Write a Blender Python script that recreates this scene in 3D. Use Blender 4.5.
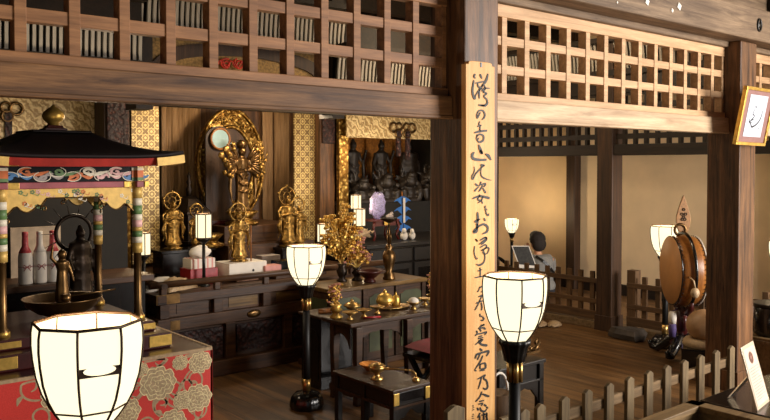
import bpy, bmesh, math, random
from mathutils import Vector, Matrix
PI = math.pi
rnd = random.Random(7)
S = bpy.context.scene
for _o in list(bpy.data.objects): bpy.data.objects.remove(_o)
COL = S.collection

# ---------------------------------------------------------------- camera
FPX, HOR, PITCH, AX = 790.0, 165.0, math.radians(1.6), math.radians(49.95)
CAM = Vector((0, 0, 1.75))
FW = Vector((math.cos(AX)*math.cos(PITCH), math.sin(AX)*math.cos(PITCH), -math.sin(PITCH)))
RT = Vector((math.sin(AX), -math.cos(AX), 0))
UP = RT.cross(FW)
CY = HOR + FPX*math.tan(PITCH)
cd = bpy.data.cameras.new('camera'); cam = bpy.data.objects.new('camera', cd); COL.objects.link(cam)
cd.sensor_width = 36; cd.lens = FPX*36/770; cd.shift_y = -(210-CY)/770; cd.clip_start = .05
cam.matrix_world = Matrix((( RT.x, UP.x, -FW.x, CAM.x), (RT.y, UP.y, -FW.y, CAM.y), (RT.z, UP.z, -FW.z, CAM.z), (0, 0, 0, 1)))
S.camera = cam
def P(px, py, X=None, Y=None, Z=None):
    """the point of the place seen at a pixel of the photograph, on the plane X=, Y= or Z="""
    r = FW*FPX + RT*(px-385) + UP*(CY-py)
    t = (X-CAM.x)/r.x if X is not None else (Y-CAM.y)/r.y if Y is not None else (Z-CAM.z)/r.z
    return CAM + r*t

# ---------------------------------------------------------------- light
S.view_settings.view_transform = 'Standard'; S.view_settings.look = 'None'
S.view_settings.gamma = 1; S.view_settings.use_curve_mapping = False
S.view_settings.exposure = 0.0
W = bpy.data.worlds.new('world'); S.world = W; W.use_nodes = True
W.node_tree.nodes['Background'].inputs[0].default_value = (.86, .92, 1, 1)
W.node_tree.nodes['Background'].inputs[1].default_value = .15
def area(name, loc, target, sx, sy, power, col):
    d = bpy.data.lights.new(name, 'AREA'); d.shape = 'RECTANGLE'; d.size = sx; d.size_y = sy; d.energy = power; d.color = col
    o = bpy.data.objects.new(name, d); COL.objects.link(o); o.location = loc
    o.rotation_euler = (Vector(target)-Vector(loc)).to_track_quat('-Z', 'Y').to_euler(); return o
def point(name, loc, power, col, r=.05):
    d = bpy.data.lights.new(name, 'POINT'); d.energy = power; d.color = col; d.shadow_soft_size = r
    o = bpy.data.objects.new(name, d); COL.objects.link(o); o.location = loc; return o
WARM = (1, .80, .55)
# daylight through the open doorway behind and right of the camera
area('doorway_daylight', (7.4, -1.9, 2.35), (5.9, 3.0, 2.3), 3.0, 2.2, 860, (1, .94, .88))
# assumed sanctuary downlight, then unseen fill lights added for alcove, aisle and hall
point('sanctuary_light', (4.2, 6.5, 2.35), 70, WARM, .12)
point('alcove_fill', (6.1, 6.7, 1.9), 16, WARM, .12)
point('aisle_fill', (2.0, 5.4, 2.0), 24, WARM, .12)
point('hall_fill', (5.6, 5.0, 3.1), 85, (1, .76, .48), .2)
LAMP = 1.45

# ---------------------------------------------------------------- materials
def C(h, a=1):
    h = h.lstrip('#'); v = [int(h[i:i+2], 16)/255 for i in (0, 2, 4)]
    return tuple((x/12.92 if x <= .04045 else ((x+.055)/1.055)**2.4) for x in v)+(a,)
class NT:
    def __init__(s, name):
        s.m = bpy.data.materials.new(name); s.m.use_nodes = True; s.t = s.m.node_tree
        s.b = s.t.nodes['Principled BSDF']
    def n(s, kind, **kw):
        x = s.t.nodes.new(kind)
        for k, v in kw.items(): setattr(x, k, v)
        return x
    def put(s, v, sock):
        if isinstance(v, bpy.types.NodeSocket): s.t.links.new(v, sock)
        else: sock.default_value = v
    def math(s, op, a, b=0.0, c=0.0):
        x = s.n('ShaderNodeMath', operation=op); s.put(a, x.inputs[0]); s.put(b, x.inputs[1]); s.put(c, x.inputs[2]); return x.outputs[0]
    def obj(s, scale=(1, 1, 1)):
        t = s.n('ShaderNodeTexCoord'); mp = s.n('ShaderNodeMapping'); mp.inputs['Scale'].default_value = scale
        s.t.links.new(t.outputs['Object'], mp.inputs[0]); return mp.outputs[0]
    def xyz(s, v):
        x = s.n('ShaderNodeSeparateXYZ'); s.t.links.new(v, x.inputs[0]); return x.outputs
    def noise(s, v, scale=5, detail=4, rough=.55, dist=0):
        x = s.n('ShaderNodeTexNoise'); s.t.links.new(v, x.inputs['Vector']); x.inputs['Scale'].default_value = scale
        x.inputs['Detail'].default_value = detail; x.inputs['Roughness'].default_value = rough; x.inputs['Distortion'].default_value = dist
        return x.outputs[0]
    def ramp(s, f, stops):
        x = s.n('ShaderNodeValToRGB'); s.put(f, x.inputs[0]); e = x.color_ramp.elements
        while len(e) < len(stops): e.new(.5)
        for i, (p, c) in enumerate(stops): e[i].position = p; e[i].color = c
        return x.outputs[0]
    def mix(s, f, a, b, mode='MIX'):
        x = s.n('ShaderNodeMix', data_type='RGBA', blend_type=mode); s.put(f, x.inputs[0]); s.put(a, x.inputs[6]); s.put(b, x.inputs[7]); return x.outputs[2]
    def bump(s, h, strength=.3, dist=.01):
        x = s.n('ShaderNodeBump'); x.inputs['Strength'].default_value = strength; x.inputs['Distance'].default_value = dist
        s.put(h, x.inputs['Height']); s.t.links.new(x.outputs[0], s.b.inputs['Normal'])
    def fin(s, col, rough=.5, metal=0, spec=.5, coat=0):
        s.put(col, s.b.inputs['Base Color']); s.put(rough, s.b.inputs['Roughness']); s.b.inputs['Metallic'].default_value = metal
        s.b.inputs['Specular IOR Level'].default_value = spec; s.b.inputs['Coat Weight'].default_value = coat
        return s.m
def wood(name, dark, light, axis='x', rough=.6, bump=.25, gs=1.0, spec=.35, coat=0, blot=.5):
    m = NT(name); sc = {'x': (.6, 9, 9), 'y': (9, .6, 9), 'z': (9, 9, .6)}[axis]
    g = m.noise(m.obj(tuple(k*gs for k in sc)), 3.2, 6, .65, .6)
    f = m.noise(m.obj(tuple(k*gs*5 for k in sc)), 4, 3, .6)
    b = m.noise(m.obj((1.3, 1.3, 1.3)), 1.6, 3)
    a = m.ramp(g, [(.32, C(dark)), (.66, C(light))])
    a = m.mix(m.math('MULTIPLY', m.ramp(f, [(.42, (0, 0, 0, 1)), (.6, (1, 1, 1, 1))]), .25), a, C(dark))
    a = m.mix(m.math('MULTIPLY', m.ramp(b, [(.45, (0, 0, 0, 1)), (.75, (1, 1, 1, 1))]), blot), a, C(dark))
    m.bump(m.math('ADD', g, m.math('MULTIPLY', f, .4)), bump, .006)
    return m.fin(a, rough, 0, spec, coat)
def plain(name, col, rough=.5, metal=0, spec=.5, coat=0, var=.25, ns=14, bump=0):
    m = NT(name); nz = m.noise(m.obj(), ns, 3); c = C(col)
    d = tuple(x*(1-var) for x in c[:3])+(1,); l = tuple(min(1, x*(1+var)) for x in c[:3])+(1,)
    if bump: m.bump(nz, bump, .006)
    return m.fin(m.ramp(nz, [(.3, d), (.7, l)]), rough, metal, spec, coat)
def carved(name, dark, light, metal=.9, rough=.34, scale=40, bump=.8):
    m = NT(name); v = m.n('ShaderNodeTexVoronoi'); m.t.links.new(m.obj(), v.inputs['Vector']); v.inputs['Scale'].default_value = scale
    nz = m.noise(m.obj(), scale*.8, 4); h = m.math('ADD', v.outputs['Distance'], nz); m.bump(h, bump, .012)
    return m.fin(m.ramp(h, [(.45, C(light)), (1.1, C(dark))]), rough, metal)
def medallion(name, bg, fg, mid, sc=9.0, ax=(0, 2), metal=.35):
    m = NT(name); q = m.xyz(m.obj()); 
    def flower(off):
        u = m.math('SUBTRACT', m.math('FRACT', m.math('ADD', m.math('MULTIPLY', q[ax[0]], sc), off)), .5)
        v = m.math('SUBTRACT', m.math('FRACT', m.math('ADD', m.math('MULTIPLY', q[ax[1]], sc), off)), .5)
        r = m.math('SQRT', m.math('ADD', m.math('MULTIPLY', u, u), m.math('MULTIPLY', v, v)))
        an = m.math('ARCTAN2', v, u); pr = m.math('ADD', .31, m.math('MULTIPLY', m.math('COSINE', m.math('MULTIPLY', an, 8.0)), .03))
        outer = m.math('MULTIPLY', m.math('LESS_THAN', r, pr), m.math('GREATER_THAN', r, m.math('SUBTRACT', pr, .09)))
        return m.math('MAXIMUM', outer, m.math('LESS_THAN', r, .11)), m.math('LESS_THAN', r, pr)
    f1, i1 = flower(0.0); f2, i2 = flower(.5)
    nz = m.noise(m.obj(), 60, 3)
    a = m.mix(nz, C(bg), C(mid)); a = m.mix(m.math('MULTIPLY', m.math('MAXIMUM', i1, i2), .65), a, C(mid)); a = m.mix(m.math('MAXIMUM', f1, f2), a, C(fg))
    m.bump(m.math('ADD', m.math('MAXIMUM', f1, f2), nz), .3, .004)
    return m.fin(a, .42, metal)
def glow(name, col, strength, base='#7a6c50'):
    m = NT(name); m.fin(C(base), .8); m.b.inputs['Emission Color'].default_value = tuple(col)+(1,); m.b.inputs['Emission Strength'].default_value = strength
    m.bump(m.noise(m.obj(), 90, 2), .05, .001)
    return m.m
def floor_mat():
    m = NT('floor_boards'); q = m.xyz(m.obj()); w = .21
    x = m.math('DIVIDE', q[0], w); k = m.math('FLOOR', x); fr = m.math('FRACT', x)
    seam = m.math('LESS_THAN', m.math('ABSOLUTE', m.math('SUBTRACT', fr, .5)), .487)
    wn = m.n('ShaderNodeTexWhiteNoise', noise_dimensions='1D'); m.put(k, wn.inputs['W'])
    g = m.noise(m.obj((14, .9, 1)), 3, 6, .65, .5); g2 = m.noise(m.obj((1.2, 1.2, 1)), 2, 3)
    a = m.ramp(g, [(.3, C('#22140a')), (.66, C('#80592f'))])
    a = m.mix(m.math('MULTIPLY', wn.outputs[0], .8), a, C('#24160b'))
    w2 = m.noise(m.obj((5, .22, 1)), 2.2, 4); a = m.mix(m.math('MULTIPLY', m.ramp(w2, [(.48, (0, 0, 0, 1)), (.62, (1, 1, 1, 1))]), .45), a, C('#8f673c')); a = m.mix(m.math('MULTIPLY', g2, .2), a, C('#8a6338')); a = m.mix(seam, C('#0d0805'), a)  # wide paler streaks: plank tone, with floor reflections put into the colour
    m.bump(m.math('ADD', m.math('MULTIPLY', seam, 1.5), g), .25, .004)
    return m.fin(a, m.math('ADD', .28, m.math('MULTIPLY', g2, .3)), 0, .45)
def wave_gold(name, dark, light):
    m = NT(name); x = m.n('ShaderNodeTexWave', wave_type='BANDS', bands_direction='DIAGONAL'); m.t.links.new(m.obj(), x.inputs['Vector'])
    x.inputs['Scale'].default_value = 7; x.inputs['Distortion'].default_value = 9; x.inputs['Detail'].default_value = 2; x.inputs['Detail Scale'].default_value = 2.2
    nz = m.noise(m.obj(), 30, 3); h = m.math('ADD', m.math('MULTIPLY', x.outputs[1], .6), m.math('MULTIPLY', nz, .5))
    m.bump(h, .4, .015); return m.fin(m.ramp(h, [(.25, C(dark)), (.8, C(light))]), .5, .2)
M = dict(
    floor=floor_mat(), plaster=plain('cream_plaster', '#e6caa2', .9, var=.06, ns=3), darkwall=plain('dark_wall', '#151008', .85),
    ceil=wood('ceiling_wood', '#120c07', '#2a1c10', 'y'), beamx=wood('beam_wood', '#40291a', '#8f6742', 'x', .62, .5, .8, blot=.65),
    beampale=wood('pale_beam_wood', '#9c8062', '#d8bc98', 'x', .6, .3, .8, blot=.25), pillar=wood('pillar_wood', '#2e1d11', '#845c3a', 'z', .5, .4),
    nageshi=wood('upper_beam_wood', '#4c3a2a', '#8d755b', 'x', .7, .4, .8, blot=.35), lat=wood('lattice_wood', '#6f4a2e', '#a3744c', 'x', .6, .2, blot=.2),
    darkbeamy=wood('dark_rail_wood', '#110a06', '#2b1c10', 'y', .55, .3), darkpost=wood('dark_post_wood', '#24170d', '#4c321d', 'z', .55, .35),
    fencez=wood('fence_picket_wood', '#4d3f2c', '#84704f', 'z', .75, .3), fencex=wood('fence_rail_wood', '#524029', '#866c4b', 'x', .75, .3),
    ifencez=wood('inner_picket_wood', '#43301c', '#6d4f31', 'z', .7, .3), ifencey=wood('inner_rail_wood', '#3f2c1a', '#684b2e', 'y', .7, .3),
    plank=wood('cedar_plank', '#cf9450', '#e2b274', 'z', .55, .12, 1.3, blot=.1), ink=plain('black_ink', '#14100c', .6, var=.1),
    altarw=wood('altar_wood', '#24150b', '#5c3c21', 'x', .5, .3), carvew=carved('carved_panel', '#24100c', '#5a3026', 0, .6, 30, 1),
    tablew=wood('table_wood', '#1c1008', '#4a2f18', 'x', .42, .15, spec=.35), tableb=plain('black_table', '#17120e', .38, spec=.4, var=.35),
    tabletop=wood('worn_table_top', '#3a2814', '#8a6a3a', 'x', .35, .15), green=plain('green_panel', '#3f4326', .6, var=.4, ns=6),
    stone=plain('stone', '#3c3228', .9, var=.4, ns=10, bump=.6), black=plain('black_lacquer', '#0d0a09', .22, spec=.5, coat=.3), blackm=plain('black_metal', '#15120f', .38, .3),
    redlac=plain('dark_red_lacquer', '#3a0f0c', .36, coat=.1), red=plain('red_paint', '#9c2a22', .45), pinkred=plain('dusty_pink_paint', '#9a4a50', .5),
    roof=plain('dark_roof_lacquer', '#120505', .6, spec=.25), poleb=plain('pole_black', '#0e0c0a', .5, spec=.3), brass=plain('brass', '#b99558', .33, .9, var=.2), gold=plain('gold_leaf', '#cfa854', .38, .75, var=.25, ns=25, bump=.15),
    goldp=plain('gold_paint', '#d2ad5e', .5, .25, var=.15, ns=40), goldc=carved('gilt_carving', '#6a4a18', '#e6be68', .8, .36, 22, .45), gilt=plain('gilt_bronze', '#8c6c36', .38, .85, var=.8, ns=26, bump=.8), fishwood=plain('fish_drum_wood', '#a5805a', .5, var=.15), stand_red=plain('dark_red_stand', '#5a1c16', .35), frieze=plain('gold_brown_frieze', '#8a6c3a', .6, .3, var=.5, ns=45, bump=.5), latp=wood('pale_lattice_wood', '#a5815c', '#d2aa80', 'x', .6, .2, blot=.15), foil=plain('red_foil', '#b8484a', .45, var=.3, ns=60), goldd=carved('old_gilt_carving', '#3d2810', '#c09a50', .65, .42, 30, .8),
    bronze=plain('bronze', '#6a5030', .34, .9, var=.35), bronzed=plain('dark_bronze', '#2c2118', .42, .7, var=.4), statd=plain('dark_statue', '#2a2119', .5, .15, var=.5, ns=18),
    brocade=medallion('gold_brocade', '#5e4722', '#c4aa6c', '#86693a', 8.0), wave=wave_gold('gilt_wave_cloth', '#97794a', '#d6bd8a'), curtain=None,
    paper=glow('lit_paper_shade', (1, .87, .57), LAMP), paper2=glow('lit_lantern_paper', (1, .86, .54), 1.3),
    frame=plain('lamp_frame', '#3d2815', .45, .4), printp=plain('print_paper', '#c9b4a2', .6, var=.08), white=plain('white_paper', '#d8cfc2', .7, var=.05), pink=plain('pink_box', '#c98a80', .6, var=.15), redbox=plain('red_box', '#8c1c22', .4),
    redcloth=None, beige=plain('beige_silk', '#b09470', .55, .1, var=.18, ns=60), beiged=plain('dull_gold_thread', '#ecd9a4', .45, .2, var=.15, ns=60), finial=plain('finial_wood', '#8a6238', .5, .2, var=.3, ns=60), drumskin=plain('drum_skin', '#b98550', .55, var=.12, ns=5),
    drumw=wood('drum_wood', '#6d3f1a', '#a56a30', 'z', .35, .1), slat=plain('white_slat', '#aaa398', .6, var=.06), cloth=plain('maroon_cloth', '#7c2430', .7, var=.2),
    skin=plain('skin', '#c08a68', .5, var=.06), hair=plain('hair', '#1c120b', .85, var=.2), shirt=plain('grey_shirt', '#7d7b76', .85, var=.1), trousers=plain('dark_trousers', '#24242a', .85),
    blue=plain('blue_paper', '#1f66b4', .6, var=.1), mirror=plain('mirror', '#b8d8d8', .12, .6, var=.08, ns=8), crystal=plain('amethyst', '#a9a0cc', .3, var=.5, ns=60, bump=.8),
    dgreen=plain('painted_green', '#5c7a4a', .5), dwhite=plain('painted_white', '#e0d6c0', .5, var=.06), dorange=plain('painted_orange', '#c8692e', .5), dblue=plain('painted_blue', '#3c6fa0', .5),
    dpink=plain('painted_pink', '#d8a8a4', .5), dgrey=plain('painted_grey', '#9a8f8a', .5), purple=plain('purple_cloth', '#4a3a6a', .7), photo=plain('grey_print', '#2e2c28', .4, var=.5, ns=30),
    saisen=wood('box_wood', '#5a4427', '#8c7048', 'x', .6, .25), amber=plain('amber_leaf', '#b8742a', .5, .4, var=.4, ns=30), flower=plain('gilt_petal', '#c79a45', .4, .6, var=.3), rose=plain('faded_pink_petal', '#a8705c', .6, var=.3))
def curtain():
    m = NT('ochre_curtain'); q = m.xyz(m.obj()); f = m.math('SINE', m.math('MULTIPLY', q[0], 55.0)); nz = m.noise(m.obj((6, 6, .7)), 4, 4)
    m.bump(m.math('ADD', f, m.math('MULTIPLY', nz, 2.0)), .5, .02)
    return m.fin(m.ramp(nz, [(.3, C('#7d5e3a')), (.7, C('#a5825a'))]), .6, .1)
M['curtain'] = curtain()
def redc():
    m = NT('red_brocade'); nz = m.noise(m.obj(), 160, 2); v = m.n('ShaderNodeTexVoronoi', feature='DISTANCE_TO_EDGE'); m.t.links.new(m.obj(), v.inputs['Vector']); v.inputs['Scale'].default_value = 34
    a = m.mix(nz, C('#c0241a'), C('#e04034')); m.bump(nz, .25, .002)
    return m.fin(a, .5)
M['redcloth'] = redc()
def acrylic():
    m = NT('clear_acrylic'); m.fin(C('#f4f4f4'), .05); m.b.inputs['Transmission Weight'].default_value = .95; m.b.inputs['IOR'].default_value = 1.3; return m.m
M['acrylic'] = acrylic()

# ---------------------------------------------------------------- geometry helpers
class MB:
    def __init__(s): s.v = []; s.f = []; s.sm = []; s.M = Matrix.Identity(4)
    def add(s, vs, fs, smooth=False):
        b = len(s.v); s.v += [s.M @ Vector(v) for v in vs]; s.f += [tuple(b+i for i in f) for f in fs]; s.sm += [smooth]*len(fs); return s
    def box(s, x0, x1, y0, y1, z0, z1):
        x0, x1 = min(x0, x1), max(x0, x1); y0, y1 = min(y0, y1), max(y0, y1); z0, z1 = min(z0, z1), max(z0, z1)
        return s.add([(x, y, z) for z in (z0, z1) for y in (y0, y1) for x in (x0, x1)], [(0, 2, 3, 1), (4, 5, 7, 6), (0, 1, 5, 4), (1, 3, 7, 5), (3, 2, 6, 7), (2, 0, 4, 6)])
    def tube(s, pts, r, n=8, closed=False):
        pts = [Vector(p) for p in pts]; k = len(pts); rs = list(r) if hasattr(r, '__len__') else [r]*k
        vs = []; fs = []; ref = None
        for i, p in enumerate(pts):
            if closed: d = pts[(i+1) % k]-pts[i-1]
            else: d = pts[min(i+1, k-1)]-pts[max(i-1, 0)]
            if d.length < 1e-9: d = Vector((0, 0, 1))
            d.normalize()
            if ref is None or abs(ref.dot(d)) > .97: ref = Vector((0, 0, 1)) if abs(d.z) < .9 else Vector((1, 0, 0))
            a = (ref-d*ref.dot(d)).normalized(); ref = a; b = d.cross(a)
            vs += [p+a*(rs[i]*math.cos(2*PI*j/n))+b*(rs[i]*math.sin(2*PI*j/n)) for j in range(n)]
        for i in range(k if closed else k-1):
            i2 = (i+1) % k
            fs += [(i*n+j, i*n+(j+1) % n, i2*n+(j+1) % n, i2*n+j) for j in range(n)]
        s.add(vs, fs, True)
        if not closed:
            b = len(s.v)-len(vs); s.f += [tuple(b+j for j in range(n-1, -1, -1)), tuple(b+(k-1)*n+j for j in range(n))]; s.sm += [False, False]
        return s
    def lathe(s, prof, c=(0, 0, 0), n=24, sx=1, sy=1, lobes=None, smooth=True, a0=0):
        vs = []; fs = []; k = len(prof)
        for r, z in prof:
            for j in range(n):
                a = 2*PI*j/n+a0; q = r*(lobes(a) if lobes else 1); vs.append((c[0]+q*sx*math.cos(a), c[1]+q*sy*math.sin(a), c[2]+z))
        for i in range(k-1): fs += [(i*n+j, i*n+(j+1) % n, (i+1)*n+(j+1) % n, (i+1)*n+j) for j in range(n)]
        b = len(s.v); s.add(vs, fs, smooth)
        s.f += [tuple(b+j for j in range(n-1, -1, -1)), tuple(b+(k-1)*n+j for j in range(n))]; s.sm += [False, False]
        return s
    def ell(s, c, r, n=12, m=8, rot=None):
        r = r if hasattr(r, '__len__') else (r, r, r); R = rot or Matrix.Identity(3); vs = [Vector(c)+R @ Vector((0, 0, r[2]))]
        for i in range(1, m):
            t = PI*i/m
            vs += [Vector(c)+R @ Vector((r[0]*math.sin(t)*math.cos(2*PI*j/n), r[1]*math.sin(t)*math.sin(2*PI*j/n), r[2]*math.cos(t))) for j in range(n)]
        vs.append(Vector(c)+R @ Vector((0, 0, -r[2]))); fs = [(0, 1+j, 1+(j+1) % n) for j in range(n)]
        for i in range(m-2): fs += [(1+i*n+j, 1+(i+1)*n+j, 1+(i+1)*n+(j+1) % n, 1+i*n+(j+1) % n) for j in range(n)]
        l = len(vs)-1; fs += [(l, 1+(m-2)*n+(j+1) % n, 1+(m-2)*n+j) for j in range(n)]
        return s.add(vs, fs, True)
    def prism(s, poly, o, ux, uy, depth):
        """polygon in the plane o + ux*a + uy*b, extruded along -normal (ux x uy) by depth"""
        o = Vector(o); ux = Vector(ux); uy = Vector(uy); nn = ux.cross(uy).normalized(); k = len(poly)
        if sum(poly[i][0]*poly[(i+1) % k][1]-poly[(i+1) % k][0]*poly[i][1] for i in range(k)) < 0: poly = poly[::-1]
        vs = [o+ux*a+uy*b for a, b in poly]+[o+ux*a+uy*b-nn*depth for a, b in poly]
        return s.add(vs, [tuple(range(k)), tuple(range(2*k-1, k-1, -1))]+[(i, k+i, k+(i+1) % k, (i+1) % k) for i in range(k)])
    def bar(s, p0, p1, w, h, up=(0, 0, 1)):
        p0 = Vector(p0); p1 = Vector(p1); d = (p1-p0); u = Vector(up); a = d.cross(u).normalized(); b = a.cross(d).normalized()
        vs = [p+a*(sx*w/2)+b*(sz*h/2) for p in (p0, p1) for sz in (-1, 1) for sx in (-1, 1)]
        return s.add(vs, [(0, 2, 3, 1), (4, 5, 7, 6), (0, 1, 5, 4), (1, 3, 7, 5), (3, 2, 6, 7), (2, 0, 4, 6)])
    def torus(s, c, R, r, ux=(1, 0, 0), uy=(0, 0, 1), n=28, k=8, ry=None):
        ux = Vector(ux); uy = Vector(uy); return s.tube([Vector(c)+ux*(R*math.cos(2*PI*i/n))+uy*((ry or R)*math.sin(2*PI*i/n)) for i in range(n)], r, k, True)
    def ribbon(s, pts, ws, o, ux, uy, lift=.0012, sub=6):
        """a brush stroke: smooth 2-D polyline with a width per point, laid on a plane"""
        k = len(pts); ws = list(ws) if hasattr(ws, '__len__') else [ws]*k; q = []
        g = lambda i: pts[max(0, min(k-1, i))]
        for i in range(k-1):
            for j in range(sub):
                t = j/sub; p0, p1, p2, p3 = g(i-1), g(i), g(i+1), g(i+2)
                q.append(tuple(.5*(2*p1[d]+(p2[d]-p0[d])*t+(2*p0[d]-5*p1[d]+4*p2[d]-p3[d])*t*t+(3*p1[d]-p0[d]-3*p2[d]+p3[d])*t**3) for d in (0, 1))+(ws[i]+(ws[i+1]-ws[i])*t,))
        q.append(tuple(pts[-1])+(ws[-1],))
        o = Vector(o); ux = Vector(ux); uy = Vector(uy); nn = ux.cross(uy).normalized(); L = []; R_ = []
        for i, (x, y, w) in enumerate(q):
            a = q[min(i+1, len(q)-1)]; b = q[max(i-1, 0)]; dx, dy = a[0]-b[0], a[1]-b[1]; l = math.hypot(dx, dy) or 1
            L.append((x-dy/l*w/2, y+dx/l*w/2)); R_.append((x+dy/l*w/2, y-dx/l*w/2))
        ex, ey, ew = q[-1]; bx, by, bw = q[0]
        d1 = Vector((ex-q[-2][0], ey-q[-2][1])); d0 = Vector((bx-q[1][0], by-q[1][1]))
        d1 = d1/(d1.length or 1)*ew*.4; d0 = d0/(d0.length or 1)*bw*.4
        L.append((ex+d1.x, ey+d1.y)); R_.append((ex+d1.x, ey+d1.y)); L.insert(0, (bx+d0.x, by+d0.y)); R_.insert(0, (bx+d0.x, by+d0.y))
        n = len(L); vs = [o+ux*a+uy*b+nn*lift for a, b in L]+[o+ux*a+uy*b+nn*lift for a, b in R_]
        return s.add(vs, [(i, n+i, n+i+1, i+1) for i in range(n-1)])
    def build(s, name, mat, parent=None, loc=None, bevel=0, remesh=0, smooth=1, solid=0):
        me = bpy.data.meshes.new(name); off = ORI.get(parent.name, Vector()) if parent else Vector(loc or (0, 0, 0))
        me.from_pydata([v-off for v in s.v], [], s.f); me.polygons.foreach_set('use_smooth', s.sm); me.validate()
        o = bpy.data.objects.new(name, me); COL.objects.link(o)
        if parent: o.parent = parent; ORI[o.name] = off
        else: o.location = off; ORI[o.name] = off
        me.materials.append(M[mat] if isinstance(mat, str) else mat)
        if bevel:
            b = o.modifiers.new('bevel', 'BEVEL'); b.width = bevel; b.segments = 2; b.limit_method = 'ANGLE'; b.angle_limit = math.radians(40)
        if solid:
            b = o.modifiers.new('solid', 'SOLIDIFY'); b.thickness = solid
        if remesh:
            r = o.modifiers.new('remesh', 'REMESH'); r.mode = 'VOXEL'; r.voxel_size = remesh; r.use_smooth_shade = True
            if smooth: q = o.modifiers.new('smooth', 'SMOOTH'); q.iterations = smooth; q.factor = .5
            dg = bpy.context.evaluated_depsgraph_get(); new = bpy.data.meshes.new_from_object(o.evaluated_get(dg)); o.modifiers.clear(); o.data = new
            if not new.materials: new.materials.append(M[mat])
        return o
ORI = {}
def thing(name, label, cat, loc=(0, 0, 0), rz=0, group=None, local=False):
    o = bpy.data.objects.new(name, None); COL.objects.link(o); o.location = loc; o.rotation_euler = (0, 0, rz); o.empty_display_size = .05
    ORI[o.name] = Vector() if (local or rz) else Vector(loc)
    return tag(o, label, cat, group)
def tag(o, label, cat, group=None):
    o['label'] = label; o['category'] = cat
    if group: o['group'] = group
    return o
def struct(o, label=None): 
    o['kind'] = 'structure'
    if label: o['label'] = label
    return o
KIDS = {}
def dup(root, loc, label, rz=None, group=None, scale=None):
    r = root.copy(); COL.objects.link(r); r.location = loc; r['label'] = label
    if rz is not None: r.rotation_euler = (0, 0, rz)
    if group: r['group'] = group
    if scale: r.scale = (scale,)*3
    for ch in list(root.children):
        c = ch.copy(); COL.objects.link(c); c.parent = r
        for g in list(ch.children):
            d = g.copy(); COL.objects.link(d); d.parent = c
    return r
EX, EY, EZ = Vector((1, 0, 0)), Vector((0, 1, 0)), Vector((0, 0, 1))
# ================================================================ the setting
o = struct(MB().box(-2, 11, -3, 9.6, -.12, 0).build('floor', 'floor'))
o = struct(MB().box(-2, 11, -1.2, 9.6, 3.75, 3.85).build('ceiling', 'ceil'))
o = struct(MB().box(-1.2, 9.4, 8.6, 8.75, 0, 3.75).build('wall_back', 'darkwall'))
o = struct(MB().box(9.3, 9.42, -1, 8.75, 0, 3.75).build('wall_right', 'plaster'))
o = struct(MB().box(-1.3, -1.15, 2.9, 8.75, 0, 3.75).build('wall_left', 'darkwall'))
o = struct(MB().box(7.46, 7.56, 6.75, 8.6, 0, 3.75).build('wall_inner', 'darkwall'))
struct(MB().box(7.56, 9.3, 8.45, 8.6, 0, 3.75).build('wall_far', 'plaster'))
struct(MB().box(9.24, 9.3, -1, 8.45, 0, .14).build('baseboard_right', 'darkbeamy'))
m = MB()
for i in range(34): m.box(-1.1+i*.31, -1.06+i*.31, -1, 8.6, 3.66, 3.75)
struct(m.build('trim_1', 'ceil'))
m = MB()
for y in (1.0, 4.6, 6.9): m.box(-1.15, 9.3, y, y+.14, 3.48, 3.66)
struct(m.build('trim_2', 'ceil'))

# ---------------------------------------------------------------- main colonnade, plane Y = 3
def pillar(x, y, w, h, label, mat='pillar', name='wooden_pillar', base=True):
    t = thing(name, label, 'pillar', (x, y, 0), group=None)
    MB().box(x-w/2, x+w/2, y-w/2, y+w/2, .0, h).build('shaft', mat, t, bevel=.008)
    if base: MB().box(x-w/2-.012, x+w/2+.012, y-w/2-.012, y+w/2+.012, 0, .16).build('foot_band', mat, t, bevel=.004)
    return t
PX1, PX2 = 3.078, 6.07
pillar(.085, 3, .26, 3.7, 'square wooden pillar at the left end of the front lintel')
pillar(PX1, 3, .26, 3.7, 'square wooden pillar behind the tall calligraphy plank')
pillar(PX2, 3, .26, 2.695, 'square wooden pillar carrying the framed ink drawing')
pillar(9.06, 3, .26, 2.69, 'square wooden pillar right of the framed ink drawing')

def lintel(x0, x1, mat, label):
    t = thing('lintel_beam', label, 'beam', ((x0+x1)/2, 3.03, 1.985))
    m = MB(); m.prism([(2.953, 2.008), (2.958, 2.112), (3.105, 2.112), (3.105, 1.996), (2.975, 1.99)], (x0, 0, 0), EY, EZ, -(x1-x0)); m.build('timber', mat, t, bevel=.006)
    MB().box(x0, x1, 2.949, 2.975, 1.99, 2.009).build('lower_lip', mat, t, bevel=.005)
    return t
lintel(.215, 2.948, 'beamx', 'weathered brown lintel beam above the altar, left of the calligraphy plank')
lintel(3.208, 5.94, 'beampale', 'pale lintel beam between calligraphy plank and framed drawing')
lintel(6.20, 8.93, 'beampale', 'pale lintel beam on the far side of the framed drawing')

def transom(x0, x1, first, pitch, label, lat='lat', z0=2.112, rows=3, top=2.70):
    t = thing('lattice_transom', label, 'lattice', ((x0+x1)/2, 3.03, z0))
    y0, y1 = 3.0, 3.06; zp = [2.154+.161*i for i in range(rows)]
    MB().box(x0, x1, y0-.012, y1+.01, z0, 2.154).build('bottom_rail', lat, t, bevel=.004)
    MB().box(x0, x1, y0-.004, y1, 2.584, 2.655).build('top_rail', lat, t, bevel=.004)
    m = MB(); x = first
    while x > x0+.02: x -= pitch
    x += pitch; m.box(x0, x0+.03, y0+.002, y1, 2.154, 2.584); m.box(x1-.03, x1, y0+.002, y1, 2.154, 2.584)
    while x < x1-.05:
        m.box(x-.021, x+.021, y0, y1, 2.154, 2.584); x += pitch
    for z in (2.265, 2.427): m.box(x0, x1, y0+.005, y1-.005, z, z+.05)
    m.build('grid', lat, t, bevel=.002)
    return t
transom(.215, 2.948, .826, .1903, 'square lattice transom above the altar lintel, left of the calligraphy plank')
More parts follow.
